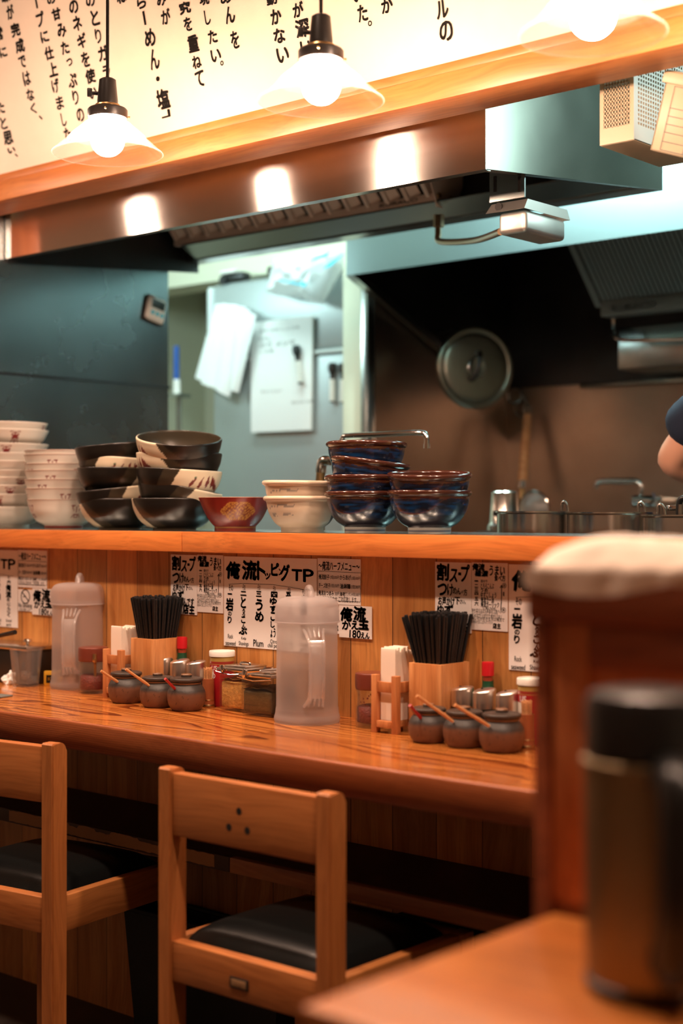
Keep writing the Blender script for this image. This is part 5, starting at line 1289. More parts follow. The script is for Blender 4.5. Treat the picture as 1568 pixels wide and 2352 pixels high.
toppings = dict(name='menu_sheet', q=(514, 1277.5, 727, 1500.5), items=[
    Z(B, '俺', 80, 125, 215, 285, .05, .08), Z(B, '流', 232, 112, 372, 300, .05, .05), Z(B, 'ト', 372, 120, 452, 298, .07), Z(B, 'ッ', 445, 232, 502, 292, .05), Z(B, 'ピ', 505, 138, 580, 258, .06), Z(B, 'ン', 578, 190, 616, 252, .05), Z(B, 'グ', 590, 152, 682, 308, .06, .05), Z(B, 'T', 700, 200, 800, 305, .03), Z(B, 'P', 808, 198, 910, 315, .03),
    Z(B, 'その', 105, 345, 146, 398, .015), Z(B, '一', 95, 424, 136, 435, .03), Z(B, '岩', 78, 468, 150, 588, .05, .05), Z(B, 'の', 98, 598, 132, 636, .04), Z(B, 'り', 94, 642, 132, 706, .06),
    Z(B, 'その', 236, 342, 262, 396, .015), Z(B, '二', 215, 405, 272, 445, .05), Z(B, 'と', 218, 458, 268, 562, .06), Z(B, 'ろ', 232, 572, 260, 602, .04), Z(B, 'ろ', 232, 606, 260, 640, .04), Z(B, 'こ', 222, 645, 264, 706, .06), Z(B, 'ん', 230, 714, 264, 752, .04), Z(B, 'ぶ', 198, 750, 280, 812, .05),
    Z(B, 'その', 378, 345, 404, 396, .015), Z(B, '三', 363, 404, 416, 456, .05), Z(B, 'う', 358, 482, 426, 588, .06), Z(B, 'め', 354, 598, 436, 690, .05),
    Z(B, 'その', 524, 358, 548, 404, .015), Z(B, '四', 505, 410, 566, 462, .05), Z(B, 'ゆ', 494, 466, 560, 530, .05), Z(B, 'ず', 494, 540, 560, 598, .05), Z(B, 'こ', 500, 604, 548, 684, .06), Z(B, 'し', 502, 690, 540, 748, .05), Z(B, 'ょう', 500, 756, 548, 840, .05),
    Z(B, 'その', 662, 372, 690, 410, .015), Z(B, '五', 645, 412, 696, 450, .05), Z(B, '俺流ラ', 640, 470, 700, 520, .03), Z(B, 'ー', 650, 540, 690, 560, .05), Z(B, '油', 640, 580, 700, 660, .04),
    Z(B, 'その', 800, 392, 830, 430, .015), Z(B, '六', 790, 440, 845, 480, .05), Z(B, '俺', 775, 490, 850, 560, .05), Z(B, '流', 775, 566, 850, 640, .05), Z(B, 'の', 790, 648, 830, 684, .05), Z(B, 'に', 795, 700, 840, 735, .03), Z(B, 'ん', 795, 742, 840, 778, .03), Z(B, 'に', 795, 784, 840, 816, .03), Z(B, 'く', 795, 820, 835, 862, .04),
    Z(B, 'Rock', 97, 812, 146, 850, .012), Z(B, 'seaweed', 75, 878, 170, 914, .012), Z(B, 'Kelp', 224, 838, 269, 868, .012), Z(B, 'Shavings', 200, 884, 292, 926, .012), Z(B, 'Plum', 338, 868, 432, 926, .02), Z(B, 'Citron', 498, 866, 575, 896, .012), Z(B, 'chili pepper', 474, 908, 620, 946, .012), Z(B, 'Chili', 650, 880, 710, 912, .012), Z(B, 'oil', 655, 925, 700, 955, .012), Z(B, 'Ground', 778, 890, 856, 920, .012), Z(B, 'garlic', 782, 938, 850, 974, .012)],
    rules=[([B(105, 337), B(250, 332), B(400, 336), B(520, 342), B(680, 365), B(800, 387), B(880, 392)], 0.0007)] + [([B(x, y), B(x, y + 20)], 0.0005) for x, y in ((112, 338), (246, 333), (386, 337), (536, 346), (674, 366))])
half = dict(name='menu_sheet', q=(729, 1282, 828, 1391), items=[
    Z(B, '～俺流ハーフメニュー～', 955, 128, 1345, 205, .018, .03), Z(B, '俺流餃子', 957, 245, 1058, 292, .012), Z(B, '(3個)300円', 1064, 256, 1150, 294, .006), Z(B, 'からあげ', 1156, 252, 1262, 298, .012), Z(B, '(2個)300円', 1266, 266, 1350, 302, .006),
    Z(B, 'チーズ餃子', 957, 328, 1066, 372, .012), Z(B, '(3個)350円', 1068, 336, 1150, 374, .006), Z(B, '油淋鶏', 1158, 336, 1258, 380, .02), Z(B, '(2個)380円', 1264, 348, 1350, 386, .006),
    Z(B, '俺流おつまみ', 955, 400, 1100, 440, .012), Z(B, '300円', 1108, 412, 1150, 448, .006), Z(B, '海老', 1156, 412, 1208, 450, .015), Z(B, 'ワンタン', 1210, 414, 1268, 450, .008), Z(B, '(4個)380円', 1270, 420, 1350, 456, .006), Z(B, 'お好みに合わせ ご対応致します。', 965, 460, 1325, 498, .0)],
    rules=[([B(951, 212), B(1356, 232), B(1352, 506), B(951, 486), B(951, 212)], 0.0007)])
smoke = dict(name='notice_sheet', q=(729, 1392, 778.5, 1456), items=[('No Smoking', 731, 1433, 777, 1446, .012), ('ご協力お願いします', 733, 1447, 772, 1453, -.01)],
    rules=[([(744, 1401), (765, 1425)], 0.0026), ([(746, 1413.5), (757, 1412.5)], 0.0016)], rings=[(754.5, 1413, .0165, .0026)])
kae = dict(name='menu_sheet', q=(780, 1389.5, 855, 1468.5), items=[
    Z(B, '俺', 1165, 558, 1285, 685, .05, .12), Z(B, '流', 1290, 552, 1412, 680, .05, .05), Z(B, 'か', 1185, 684, 1268, 765, .04, .08), Z(B, 'え', 1272, 684, 1338, 765, .045), Z(B, '玉', 1335, 684, 1440, 766, .06), Z(B, '180', 1255, 775, 1362, 842, .04, .04), Z(B, 'えん', 1362, 798, 1446, 850, .035, .05)])
lo = on_y(40, 1262, SY).x - on_y(727, 1280, SY).x
ro_ = on_y(999, 1293, SY).x - on_y(392, 1274, SY).x
for (dx, dz, where) in ((0, 0, 'in the middle set'), (lo, 0.0, 'in the leftmost set'), (ro_, -0.0, 'behind the near chopstick box')):
    if dx >= 0:
        sheet_obj(label='tall soup notice sheet with three lines of brush writing, ' + where, dx=dx, dz=dz, group='handwritten soup sheets', **soup)
        sheet_obj(label='handwritten how to eat list with six numbered lines, ' + where, dx=dx, dz=dz, group='handwritten list sheets', **tasty)
    sheet_obj(label='big topping menu sheet headed TP, ' + where, dx=dx, dz=dz, group='topping menu sheets', **toppings)
    if dx <= 0:
        sheet_obj(label='printed half menu sheet with ruled box, ' + where, dx=dx, dz=dz, group='half menu sheets', **half)
        sheet_obj(label='No Smoking notice with crossed circle, ' + where, dx=dx, dz=dz, group='no smoking notices', **smoke)
        k = sheet_obj(label='small square sheet lettered 180 yen, ' + where, dx=dx, dz=dz - 0.0, group='extra noodle sheets', **kae)
        k.location.y -= 0.002

# ================================================================== THINGS ON THE COUNTER
# --- water pitchers
def pitcher(px, py, lab, hoff, level):
    p = stand(px, py, CZ, 0.0625)
    t = thing('water_pitcher', lab, 'pitcher', p, face_cam(p, hoff), 'frosted water pitchers')
    rb = 0.0575
    outer = spline([(0.0600, 0.0), (0.0625, 0.003), (0.0625, 0.010), (0.0605, 0.017), (0.0595, 0.026)], 3) + [(rb + 0.0012, 0.030)] + [(rb + 0.0012 - 0.0012 * i / 8, 0.030 + 0.168 * i / 8) for i in range(1, 9)]
    inner = [(r - 0.0024, max(z, 0.006)) for r, z in reversed(outer)]
    part('body', MB().lathe([(0.0002, 0.001)] + outer + inner + [(0.0002, 0.006)], 72), M['frosted'], t)
    if level:
        part('water', MB().lathe([(0.0002, 0.0285), (rb - 0.0085, 0.0285), (rb - 0.0090, level), (0.0002, level)], 64), M['pitcher_water'], t, 'clear water')
        part('liner', MB().lathe([(rb - 0.0060, 0.028), (rb - 0.0068, 0.19)], 64), M['glass'], t)
    lid = spline([(rb + 0.0025, 0.190), (rb + 0.0035, 0.192), (rb + 0.0030, 0.214), (rb + 0.001, 0.224), (rb - 0.006, 0.232), (rb - 0.02, 0.236), (0.012, 0.237)], 5)
    lo_ = [(rb + 0.0045, 0.1885), (rb + 0.0055, 0.190), (rb + 0.0045, 0.1915)]
    part('lid', MB().lathe([(rb - 0.001, 0.190)] + lo_ + lid + [(0.0002, 0.237), (0.0002, 0.2345)] + [(r - 0.0022, z - 0.002) for r, z in reversed(lid)], 72), M['frosted'], t)
    mb = MB().tube(spline([(-0.018, 0.004, 0.236), (-0.012, 0.004, 0.249), (0.0, 0.004, 0.253), (0.012, 0.004, 0.249), (0.018, 0.004, 0.236)], 5), 0.0065, 12)
    part('lid_knob', mb, M['frosted_handle'], t)
    mb = MB()
    for s in (-1, 1):
        mb.tube(spline([(rb - 0.001, s * 0.019, 0.178), (rb + 0.010, s * 0.016, 0.170), (rb + 0.028, s * 0.0135, 0.150), (rb + 0.030, s * 0.013, 0.10), (rb + 0.026, s * 0.013, 0.060), (rb + 0.010, s * 0.015, 0.044), (rb - 0.001, s * 0.018, 0.036)], 6), 0.0030, 10)
    def web(u, v):
        z = 0.160 - 0.108 * u; x = rb + 0.028 - 0.010 * (2 * u - 1) ** 4
        return (x, -0.0125 + 0.025 * v, z)
    mb.sheet(web, 16, 4, 0.002)
    for s in (-1, 0, 1):
        for zz0, zz1 in ((0.166, 0.182), (0.050, 0.036)): mb.tube([(rb + 0.014, s * 0.008, zz0), (rb - 0.001, s * 0.010, zz1)], 0.0022, 8)
    part('handle', mb, M['frosted_handle'], t)
    sp = MB().prism([(-rb + 0.001, -0.012, 0.186), (-rb - 0.012, 0, 0.192), (-rb + 0.001, 0.012, 0.186), (-rb + 0.001, 0.0, 0.172)], (0, 0, 0), (0, 0, 0.003)); part('spout', sp, M['frosted_handle'], t)
    return t
M['pitcher_water'] = clear('water', (0.93, 0.88, 0.82), 0.0, 0.0, 0.02, fres=0.6)
pitcher(705, 1668, 'large frosted water pitcher half full in the middle of the counter, nearest pitcher', 12, 0.105)
pitcher(179, 1586, 'frosted water pitcher at the far end of the counter, next to the chili jar', -14, 0.02 + 0.012)

# --- chili jars
def chili(px, py, lab, spoon):
    p = stand(px, py, CZ, 0.0315)
    t = thing('chili_jar', lab, 'jar', p, face_cam(p), 'chili flake jars')
    o = spline([(0.029, 0.0), (0.0315, 0.004), (0.0315, 0.036), (0.0298, 0.042), (0.0295, 0.066), (0.0285, 0.070)], 4)
    part('glass_body', MB().lathe([(0.0002, 0.0005)] + o + [(r - 0.002, max(z, 0.006)) for r, z in reversed(o)] + [(0.0002, 0.006)], 48), M['glass'], t)
    part('chili_flakes', MB().lathe([(0.0002, 0.009), (0.028, 0.009), (0.0288, 0.012), (0.0284, 0.038), (0.020, 0.041), (0.0002, 0.038)], 40), M['chili'], t, 'dark red chili flakes', smooth=80)
    part('lid', MB().lathe(spline([(0.0002, 0.070), (0.0315, 0.070)], 1) + spline([(0.0325, 0.072), (0.0330, 0.078), (0.0328, 0.096), (0.0305, 0.1005), (0.020, 0.1015), (0.0002, 0.1015)], 4), 48), M['maroon_plastic'], t, 'maroon plastic lid')
    part('collar_ring', MB().lathe([(0.0305, 0.0655), (0.0315, 0.067), (0.0315, 0.0695), (0.0305, 0.070)], 40), M['glass'], t)
    if spoon:
        mb = MB().tube(spline([(0.0345, 0.003, 0.088), (0.0355, 0.003, 0.078), (0.034, 0.003, 0.072), (0.026, 0.004, 0.066), (0.025, 0.004, 0.034)], 6), [0.0045] * 6 + [0.005] * 6 + [0.0045] * 6 + [0.003] * 7, 10)
        s = solo('small_spoon', mb, M['brass'], 'brass coloured spoon clipped inside the chili jar beside the far pitcher', 'spoon', p, face_cam(p))
    else:
        random.seed(3); mb = MB()
        for _ in range(26):
            a = random.uniform(-1.3, 1.3); z = random.uniform(0.043, 0.064); r = 0.0278 - max(0, z - 0.04) * 0.03
            mb.box((r * math.cos(a), r * math.sin(a), z), (0.0006, 0.0022, 0.0030), rot=Matrix.Rotation(a, 4, 'Z'))
        part('stuck_flakes', mb, M['chili'], t, 'few flakes stuck to the glass wall', smooth=0)['kind'] = 'stuff'
    return t
chili(214, 1595, 'chili flake jar beside the far water pitcher, with a spoon in it', True)
chili(856, 1675, 'chili flake jar between the near water pitcher and a napkin holder', False)

# --- napkin holders and napkins
def napkins(x0, y0, lab, nlab, grp):
    w, d = 0.047, 0.078
    t = thing('napkin_holder', lab, 'napkin holder', (x0, y0, CZ), 0, 'wooden napkin holders')
    for xx in (0, w):
        for yy in (0, d - 0.013): part('post', MB().box2((xx - 0.006, yy, 0), (xx + 0.006, yy + 0.013, 0.104), 0.001), M['holder_wood'], t)
    for yy in (0.003, d - 0.009): part('cross_bar', MB().box2((0.006, yy, 0.073), (w - 0.006, yy + 0.006, 0.092), 0.0008), M['holder_wood'], t)
    for xx in (-0.003, w - 0.003): part('side_rail', MB().box2((xx, 0.013, 0.073), (xx + 0.006, d - 0.013, 0.092), 0.0008), M['holder_wood'], t)
    part('base', MB().box2((0.0062, 0.0, 0.010), (w - 0.0062, d, 0.022), 0.0008), M['holder_wood'], t)
    random.seed(int(abs(x0) * 100))
    n = 12; proto = None
    for k in range(n):
        yy = 0.0125 + k * (d - 0.027) / n; hh = 0.125 + random.uniform(-0.003, 0.006)
        if proto is None:
            mb = MB(); pw = w - 0.0135
            prof = spline([(0, 0), (0.0, 0.060), (0.0004, 0.116), (0.0022, 0.1225), (0.0040, 0.116), (0.0044, 0.060), (0.0044, 0)], 5)
            mb.prism([(0, a, b) for a, b in prof], (0, 0, 0), (pw, 0, 0)); proto = mb.mesh('napkin', M['napkin'], 50)
        o = link('napkin', proto, None, (x0 + 0.0068, y0 + yy, CZ + 0.0222), (0, 0, 0)); o.scale = (1, 0.96, hh / 0.1225)
        tag(o, nlab, 'napkin', grp)
ba = on_y(352, 1611, 2.07); bb = on_y(1012, 1695, 2.07)
NBX = bb.x - 0.072 - 0.062; NAX = ba.x - 0.072 - 0.062
napkins(NAX, 2.050, 'wooden napkin holder beside the chili jar with spoon and the far chopstick box', 'folded white napkin in the holder beside the far chopstick box', 'napkins in the far holder')
napkins(NBX, 2.046, 'wooden napkin holder in front of the near chopstick box, right of its chili jar', 'folded white napkin in the holder beside the near chopstick box', 'napkins in the near holder')

# --- chopstick boxes
def chopbox(x1, h, lab, clab, grp, fan, seed, wild):
    w, d, y0 = 0.072, 0.085, 2.07
    t = thing('chopstick_box', lab, 'box', (x1 - w, y0, CZ), 0, 'wooden chopstick boxes')
    part('front_board', MB().box2((0, 0, 0), (w, 0.007, h), 0.0008), M['box_wood'], t); part('back_board', MB().box2((0, d - 0.007, 0), (w, d, h), 0.0008), M['box_wood'], t)
    part('side_board', MB().box2((0, 0.0072, 0.0), (0.007, d - 0.0072, h), 0.0006), M['box_wood'], t); part('side_board', MB().box2((w - 0.007, 0.0072, 0.0), (w, d - 0.0072, h), 0.0006), M['box_wood'], t)
    part('bottom_board', MB().box2((0.0072, 0.0072, 0.001), (w - 0.0072, d - 0.0072, 0.007)), M['box_wood'], t)
    random.seed(seed)
    mb = MB().cyl((0, 0, 0), (0, 0, 0.204), 0.0020, 0.0035, 8); mb.lathe([(0.0035, 0.204), (0.0029, 0.2062), (0.0002, 0.2068)], 8)
    proto = mb.mesh('chopstick', M['black_lacquer'], 60)
    nx, ny = 9, 10
    for i in range(nx):
        for j in range(ny):
            u = (i + 0.5) / nx * 2 - 1; v = (j + 0.5) / ny * 2 - 1
            bx_ = u * (w / 2 - 0.0125); by_ = v * (d / 2 - 0.0125)
            q0 = Vector((x1 - w / 2 + bx_ * 0.5, y0 + d / 2 + by_ * 0.5, CZ + 0.0085 + random.uniform(0, 0.006)))
            q1 = Vector((x1 - w / 2 + u * fan[0] + fan[2], y0 + d / 2 + v * fan[1] + (fan[3] if len(fan) > 3 else 0), CZ + h))
            if wild and i < 1 and j < 2:
                q1 += Vector((-0.0, -0.0, 0)); q0.x += 0.012
            dr = (q1 - q0).normalized() + Vector((random.uniform(-.012, .012), random.uniform(-.012, .012), 0))
            dr.normalize()
            o = link('chopstick', proto, None, q0); o.rotation_mode = 'QUATERNION'; o.rotation_quaternion = Vector((0, 0, 1)).rotation_difference(dr)
            tag(o, clab, 'chopstick', grp)
chopbox(ba.x, 0.130, 'square wooden chopstick box at the far place setting, behind the clay pots', 'black lacquered chopstick fanned out in the far wooden box', 'chopsticks in the far box', (0.0275, 0.034, 0.0), 5, False)
chopbox(bb.x, 0.128, 'square wooden chopstick box at the near place setting, beside the napkin holder', 'black lacquered chopstick fanned out in the near wooden box', 'chopsticks in the near box', (0.0290, 0.0355, 0.0), 9, True)

# --- lidded clay pots with spoons
def clay_col(th, z, ins, r):
    dk = (0.040, 0.034, 0.030); br = (0.150, 0.062, 0.032)
    if ins: return (0.05, 0.03, 0.02)
    e = 0.036 + 0.002 * nz(th * 3, 1.0)
    c = mix(br, dk, sstep(e - 0.006, e + 0.003, z))
    if nz(th * 28, z * 900, 2) > 0.55: c = mix(c, (0.01, 0.008, 0.006), 0.7)
    if 0.0335 < z < 0.0345 or 0.0385 < z < 0.0393: c = mix(c, (0.02, 0.012, 0.01), 0.5)
    if 0.0527 < z < 0.0545: return (0.26, 0.13, 0.06)
    return c
c_o = spline([(0.0265, 0.0), (0.0290, 0.002), (0.0350, 0.012), (0.0375, 0.025), (0.0365, 0.037), (0.0310, 0.047), (0.0285, 0.050), (0.0290, 0.0535), (0.0300, 0.0555)], 5)
c_i = spline([(0.0300, 0.0555), (0.0270, 0.0555), (0.0255, 0.050), (0.0330, 0.036), (0.0330, 0.014), (0.0003, 0.006)], 4)
me_clay = lathe_painted('pot_body', [(0.0003, 0.0)] + c_o, c_i, clay_col, M['clay'], 128, 0.0015)
lidm = MB().lathe(spline([(0.0002, 0.0555), (0.0285, 0.0558)], 1) + spline([(0.0318, 0.0568), (0.0325, 0.0595), (0.0318, 0.0622), (0.028, 0.0636), (0.024, 0.0625), (0.018, 0.0632), (0.0105, 0.0645)], 4) + [(0.0105, 0.0675), (0.0095, 0.0685), (0.0002, 0.0685)], 48).mesh('lid', M['clay_dark'], 40)
knobm = MB().lathe([(0.0102, 0.0668), (0.0108, 0.0690), (0.0095, 0.0705), (0.0065, 0.0700), (0.0055, 0.0690), (0.0002, 0.0690)], 24).mesh('lid_knob', pbr('knob_edge', (0.18, 0.085, 0.04), 0.4), 40)
spm = MB().tube([(0, 0, 0.0), (0.03, 0, 0.0), (0.062, 0, 0.0004), (0.082, 0, 0.0)], [0.0030, 0.0026, 0.0031, 0.0024], 10).mesh('spoon', M['spoon_wood'], 60)
spm2 = spm.copy(); spm2.materials.clear(); spm2.materials.append(M['red_spoon'])
def claypot(px, py, lab, sp_px, sp_lab, red=False, r=0.0375):
    p = stand(px, py, CZ, r * 0.75)
    t = thing('clay_pot', lab, 'pot', p, face_cam(p, 30), 'lidded clay condiment pots'); sc = r / 0.0375; t.scale = (sc, sc, sc)
    part('pot_body', me_clay, None, t); l = part('lid', lidm, None, t); part('lid_knob', knobm, None, l)
    # spoon: from its tip on the photo into the pot's mouth
    for (q0, q1), lb in zip(sp_px, sp_lab):
        d = math.hypot(p.x, p.y)
        cdep = p.x * -SP + p.y * CP
        a = at_depth(q1[0], q1[1], cdep - 0.030 * sc); b = at_depth(q0[0], q0[1], cdep - 0.048)
        dr = (a - b).normalized(); o = link('condiment_spoon', spm2 if lb.startswith('red') else spm, None, b)
        o.rotation_mode = 'QUATERNION'; o.rotation_quaternion = Vector((1, 0, 0)).rotation_difference(dr); L_ = (a - b).length + 0.012; o.scale = (L_ / 0.082, 1.0, 1.0)
        tag(o, lb, 'spoon', 'spoons of the clay pots')
claypot(290, 1617, 'first lidded clay pot of the far trio, behind the other two', [((232, 1541), (266, 1564))], ['wooden spoon sticking out of the first clay pot of the far trio'], r=0.0378)
claypot(362, 1627, 'middle lidded clay pot of the far trio', [((289, 1537), (334, 1569))], ['wooden spoon sticking out of the middle clay pot of the far trio'], r=0.0365)
claypot(428, 1635, 'front lidded clay pot of the far trio, beside the toothpick holder', [((379, 1559), (397, 1578))], ['red spoon sticking out of the front clay pot of the far trio'], r=0.0385)
claypot(984, 1709, 'first lidded clay pot of the near trio, in front of the chopstick box', [((941, 1620), (962, 1645))], ['red spoon sticking out of the first clay pot of the near trio'], r=0.0352)
claypot(1066, 1720, 'middle lidded clay pot of the near trio', [((957, 1598), (1028, 1649))], ['long wooden spoon leaning into the middle clay pot of the near trio'], r=0.0362)
claypot(1152, 1732, 'biggest looking lidded clay pot of the near trio, at its front end', [((1044, 1619), (1110, 1660))], ['long wooden spoon leaning into the front clay pot of the near trio'], r=0.0378)

# --- steel capped sauce jars
M['cap_steel'] = steel('cap_steel', (0.86, 0.80, 0.74), 0.34, 0.0, 0.1, 'Z')
sj_g = MB().lathe([(0.0002, 0.0), (0.018, 0.0), (0.0195, 0.002), (0.0195, 0.050), (0.017, 0.056), (0.017, 0.060)], 40).mesh('glass_body', M['glass'], 40)
sj_s = MB().lathe([(0.0002, 0.003), (0.0180, 0.003), (0.0180, 0.046), (0.0002, 0.046)], 32).mesh('sauce', M['soy'], 40)
sj_c = MB().lathe([(0.0202, 0.054), (0.0205, 0.056), (0.0205, 0.082)] + spline([(0.0203, 0.084), (0.0180, 0.0865), (0.0120, 0.0880), (0.0002, 0.0885)], 4), 48).mesh('steel_cap', M['cap_steel'], 40)
for v in sj_c.vertices:          # the caps slope to a pouring lip
    if v.co.z > 0.07: v.co.z += v.co.x * 0.16
sj_d = MB().cyl((-0.004, 0, 0.0875), (-0.004, 0, 0.0892), 0.0022, seg=12).mesh('pour_hole', M['black_hole'], 40)
i = 0
for px, place, g in ((375, 'first', 'far'), (413, 'middle', 'far'), (451, 'last', 'far'), (1062, 'first', 'near'), (1112, 'middle', 'near'), (1166, 'last', 'near')):
    p = on_y(px, 1176, 2.112)
    t = thing('sauce_jar', '%s steel capped sauce jar of the row behind the %s clay pots' % (place, g), 'jar', (p.x, 2.112, CZ), face_cam(p, 60 + (i * 37) % 50), 'steel capped sauce jars'); i += 1
    part('glass_body', sj_g, None, t); part('sauce', sj_s, None, t, 'dark sauce'); part('steel_cap', sj_c, None, t); part('pour_hole', sj_d, None, t)

# --- hot sauce bottles
for px, g in ((418, 'far'), (1120, 'near')):
    p = on_y(px, 1176, 2.143)
    t = thing('hot_sauce_bottle', 'small red capped hot sauce bottle behind the %s sauce jars' % g, 'bottle', (p.x, 2.143, CZ), 0, 'hot sauce bottles')
    o = spline([(0.0165, 0.0), (0.0175, 0.003), (0.0175, 0.064), (0.0145, 0.078), (0.0098, 0.088), (0.0094, 0.108)], 4)
    part('glass_body', MB().lathe([(0.0002, 0.0005)] + o, 32), M['glass'], t)
    part('sauce', MB().lathe([(0.0002, 0.003), (0.0160, 0.004), (0.0160, 0.063), (0.0130, 0.077), (0.0086, 0.087), (0.0084, 0.106), (0.0002, 0.106)], 28), M['sauce_red'], t)
    part('label_band', MB().lathe([(0.0178, 0.012), (0.0178, 0.062), (0.0152, 0.077), (0.0104, 0.0875), (0.0099, 0.0985)], 32), M['sauce_green'], t, 'dark green paper label')
    part('cap', MB().lathe([(0.0102, 0.107), (0.0110, 0.1075), (0.0112, 0.128), (0.0105, 0.1315), (0.0002, 0.132)], 24), M['red_plastic'], t, 'red screw cap')

# --- red spice cans
def can_col(th, z, ins, r):
    red = (0.36, 0.012, 0.018)
    if z > 0.092: return (0.42, 0.27, 0.07)
    if z > 0.0865: return (0.30, 0.03, 0.02)
    if 0.0855 < z <= 0.0865: return (0.45, 0.28, 0.08)
    if abs(th - 0.62) < 0.03: return (0.55, 0.45, 0.32)
    if th < -0.75 and z < 0.072: return (0.72, 0.66, 0.58)
    return red
me_can = lathe_painted('tin_body', [(0.0003, 0.0), (0.0245, 0.0), (0.0250, 0.001), (0.0250, 0.104)], [(0.0250, 0.104), (0.0245, 0.104), (0.0003, 0.103)], can_col, M['can_print'], 96, 0.0009)
for px, g, y in ((510, 'far', 2.126), (1222, 'near', 2.126)):
    p = on_y(px, 1176, y)
    t = thing('spice_can', 'red tin can with white plastic lid behind the %s' % ('glass canisters' if g == 'far' else 'near toothpick holder'), 'can', (p.x, y, CZ), face_cam(p), 'red spice cans')
    b = part('tin_body', me_can, None, t)
    part('lid', MB().lathe([(0.0254, 0.101), (0.0266, 0.1015), (0.0268, 0.111), (0.0258, 0.1125), (0.0235, 0.1125), (0.0232, 0.1105), (0.0002, 0.1105)], 48), M['white_plastic'], t, 'white plastic lid')
    k = Ink().put('US', -0.004, 0.0, 0.010, 0.010, 0.01).put('D', -0.002, -0.016, 0.006, -0.006, 0.0)
    me = k.mesh('printed_letters', M['white_paper'], (0, 0, 0), (1, 0, 0), (0, 0, 1))
    for v in me.vertices:
        a = v.co.x / 0.0252 - 0.82; v.co = Vector((0.0253 * math.cos(a), 0.0253 * math.sin(a), 0.0735 + v.co.z))
    part('printed_letters', me, None, b)

# --- toothpick holders
tp = MB().cyl((0, 0, 0), (0, 0, 0.056), 0.0007, 0.0011, 6); tp.cyl((0, 0, 0.056), (0, 0, 0.0575), 0.0011, 0.0005, 6); tpm = tp.mesh('toothpick', M['spoon_wood'], 60)
for (px, py), g in (((478, 1626), 'far'), ((1207, 1706), 'near')):
    p = stand(px, py, CZ, 0.012)
    if g == 'near': q = on_y(1209, 1176, 2.075); p = Vector((q.x, 2.075, CZ))
    t = thing('toothpick_holder', 'small red brown toothpick cup beside the %s clay pots' % g, 'toothpick holder', p, 0, 'toothpick cups')
    part('cup', MB().lathe([(0.0002, 0.0), (0.0132, 0.0), (0.0135, 0.003), (0.0128, 0.006)] + [(0.0125, 0.012), (0.0118, 0.058), (0.0110, 0.0585), (0.0105, 0.014), (0.0002, 0.013)], 32), M['holder_cup'] if 'holder_cup' in M else M.setdefault('holder_cup', pbr('cup_lacquer', (0.30, 0.085, 0.03), 0.35)), t)
    part('foot_band', MB().lathe([(0.0136, 0.0008), (0.0140, 0.0015), (0.0140, 0.0045), (0.0130, 0.0065)], 32), M['brass'], t); part('upper_band', MB().lathe([(0.0127, 0.0145), (0.0130, 0.0155), (0.0126, 0.0165)], 32), M['brass'], t)
    random.seed(11)
    for k in range(34):
        rr = 0.0098 * math.sqrt((k + 0.5) / 34); a = k * 2.39996
        d = Vector((math.cos(a) * rr * 7, math.sin(a) * rr * 7, 1)).normalized()
        o = link('toothpick', tpm, None, p + Vector((rr * 0.72 * math.cos(a), rr * 0.72 * math.sin(a), 0.0145 + random.uniform(0.006, 0.010))))
        o.rotation_mode = 'QUATERNION'; o.rotation_quaternion = Vector((0, 0, 1)).rotation_difference((d + Vector((0, 0, 1.6))).normalized())
        tag(o, 'wooden toothpick standing in the cup beside the %s clay pots' % g, 'toothpick', 'toothpicks in the %s cup' % g)

# --- square glass canisters with steel lids
def glass_canister(x0, y0, w, d, h, rz, lab, fill, flab, fh):
    t = thing('glass_canister', lab, 'canister', (x0, y0, CZ), R(rz), 'square glass canisters')
    part('glass_body', MB().box2((0, 0, 0), (w, d, h - 0.006), 0.007, 3), M['amber_glass'], t)
    mb = MB(); 
    def top(u, v): return (0.0035 + (w - 0.007) * u, 0.0035 + (d - 0.007) * v, fh + 0.006 * nz(u * 3, v * 3 + w * 50) + 0.004 * math.sin(u * 3))
    mb.box2((0.0035, 0.0035, 0.006), (w - 0.0035, d - 0.0035, fh - 0.002), 0.005, 2); mb.sheet(top, 12, 12)
    part('filling', mb, fill, t, flab, smooth=60)
    mb = MB().box2((-0.003, -0.003, h - 0.010), (w + 0.003, d + 0.003, h - 0.0035), 0.0018); mb.box2((0.008, 0.008, h - 0.004), (w - 0.008, d - 0.008, h + 0.0005), 0.002)
    ld = part('steel_lid', mb, M['steel_pot'], t)
    mb = MB().tube(spline([(w * 0.5 - 0.014, d * 0.5, h), (w * 0.5 - 0.011, d * 0.5, h + 0.004), (w * 0.5 + 0.011, d * 0.5, h + 0.004), (w * 0.5 + 0.014, d * 0.5, h)], 4), 0.0025, 8); part('lid_grip', mb, M['chrome'], ld)
    mb = MB().tube([(-0.004, -0.004, h - 0.012), (w * 0.5, -0.006, h - 0.016), (w + 0.004, -0.004, h - 0.012)], 0.0011, 6); mb.box((w * 0.22, -0.006, h - 0.005), (0.010, 0.005, 0.014), 0.001); part('wire_bail', mb, M['chrome'], t)
    return t
glass_canister(-2.140, 2.070, 0.076, 0.078, 0.090, 0, 'square glass canister filled with golden bonito flakes', M['herbs'], 'golden brown flakes', 0.062)
glass_canister(-2.056, 2.048, 0.080, 0.080, 0.086, 2, 'square glass canister of dark pickle beside the near water pitcher', M['seaweed'], 'dark brown filling', 0.052)
mb = MB().tube([(-2.03, 2.043, CZ + 0.087), (-2.005, 2.050, CZ + 0.090), (-1.985, 2.08, CZ + 0.092)], 0.0028, 8)
mb.box((-2.036, 2.040, CZ + 0.083), (0.010, 0.006, 0.016), 0.001, Matrix.Rotation(R(20), 4, 'Y'))
solo('serving_tongs', mb, M['chrome'], 'small steel tongs lying on the lid of the dark pickle canister', 'tongs')

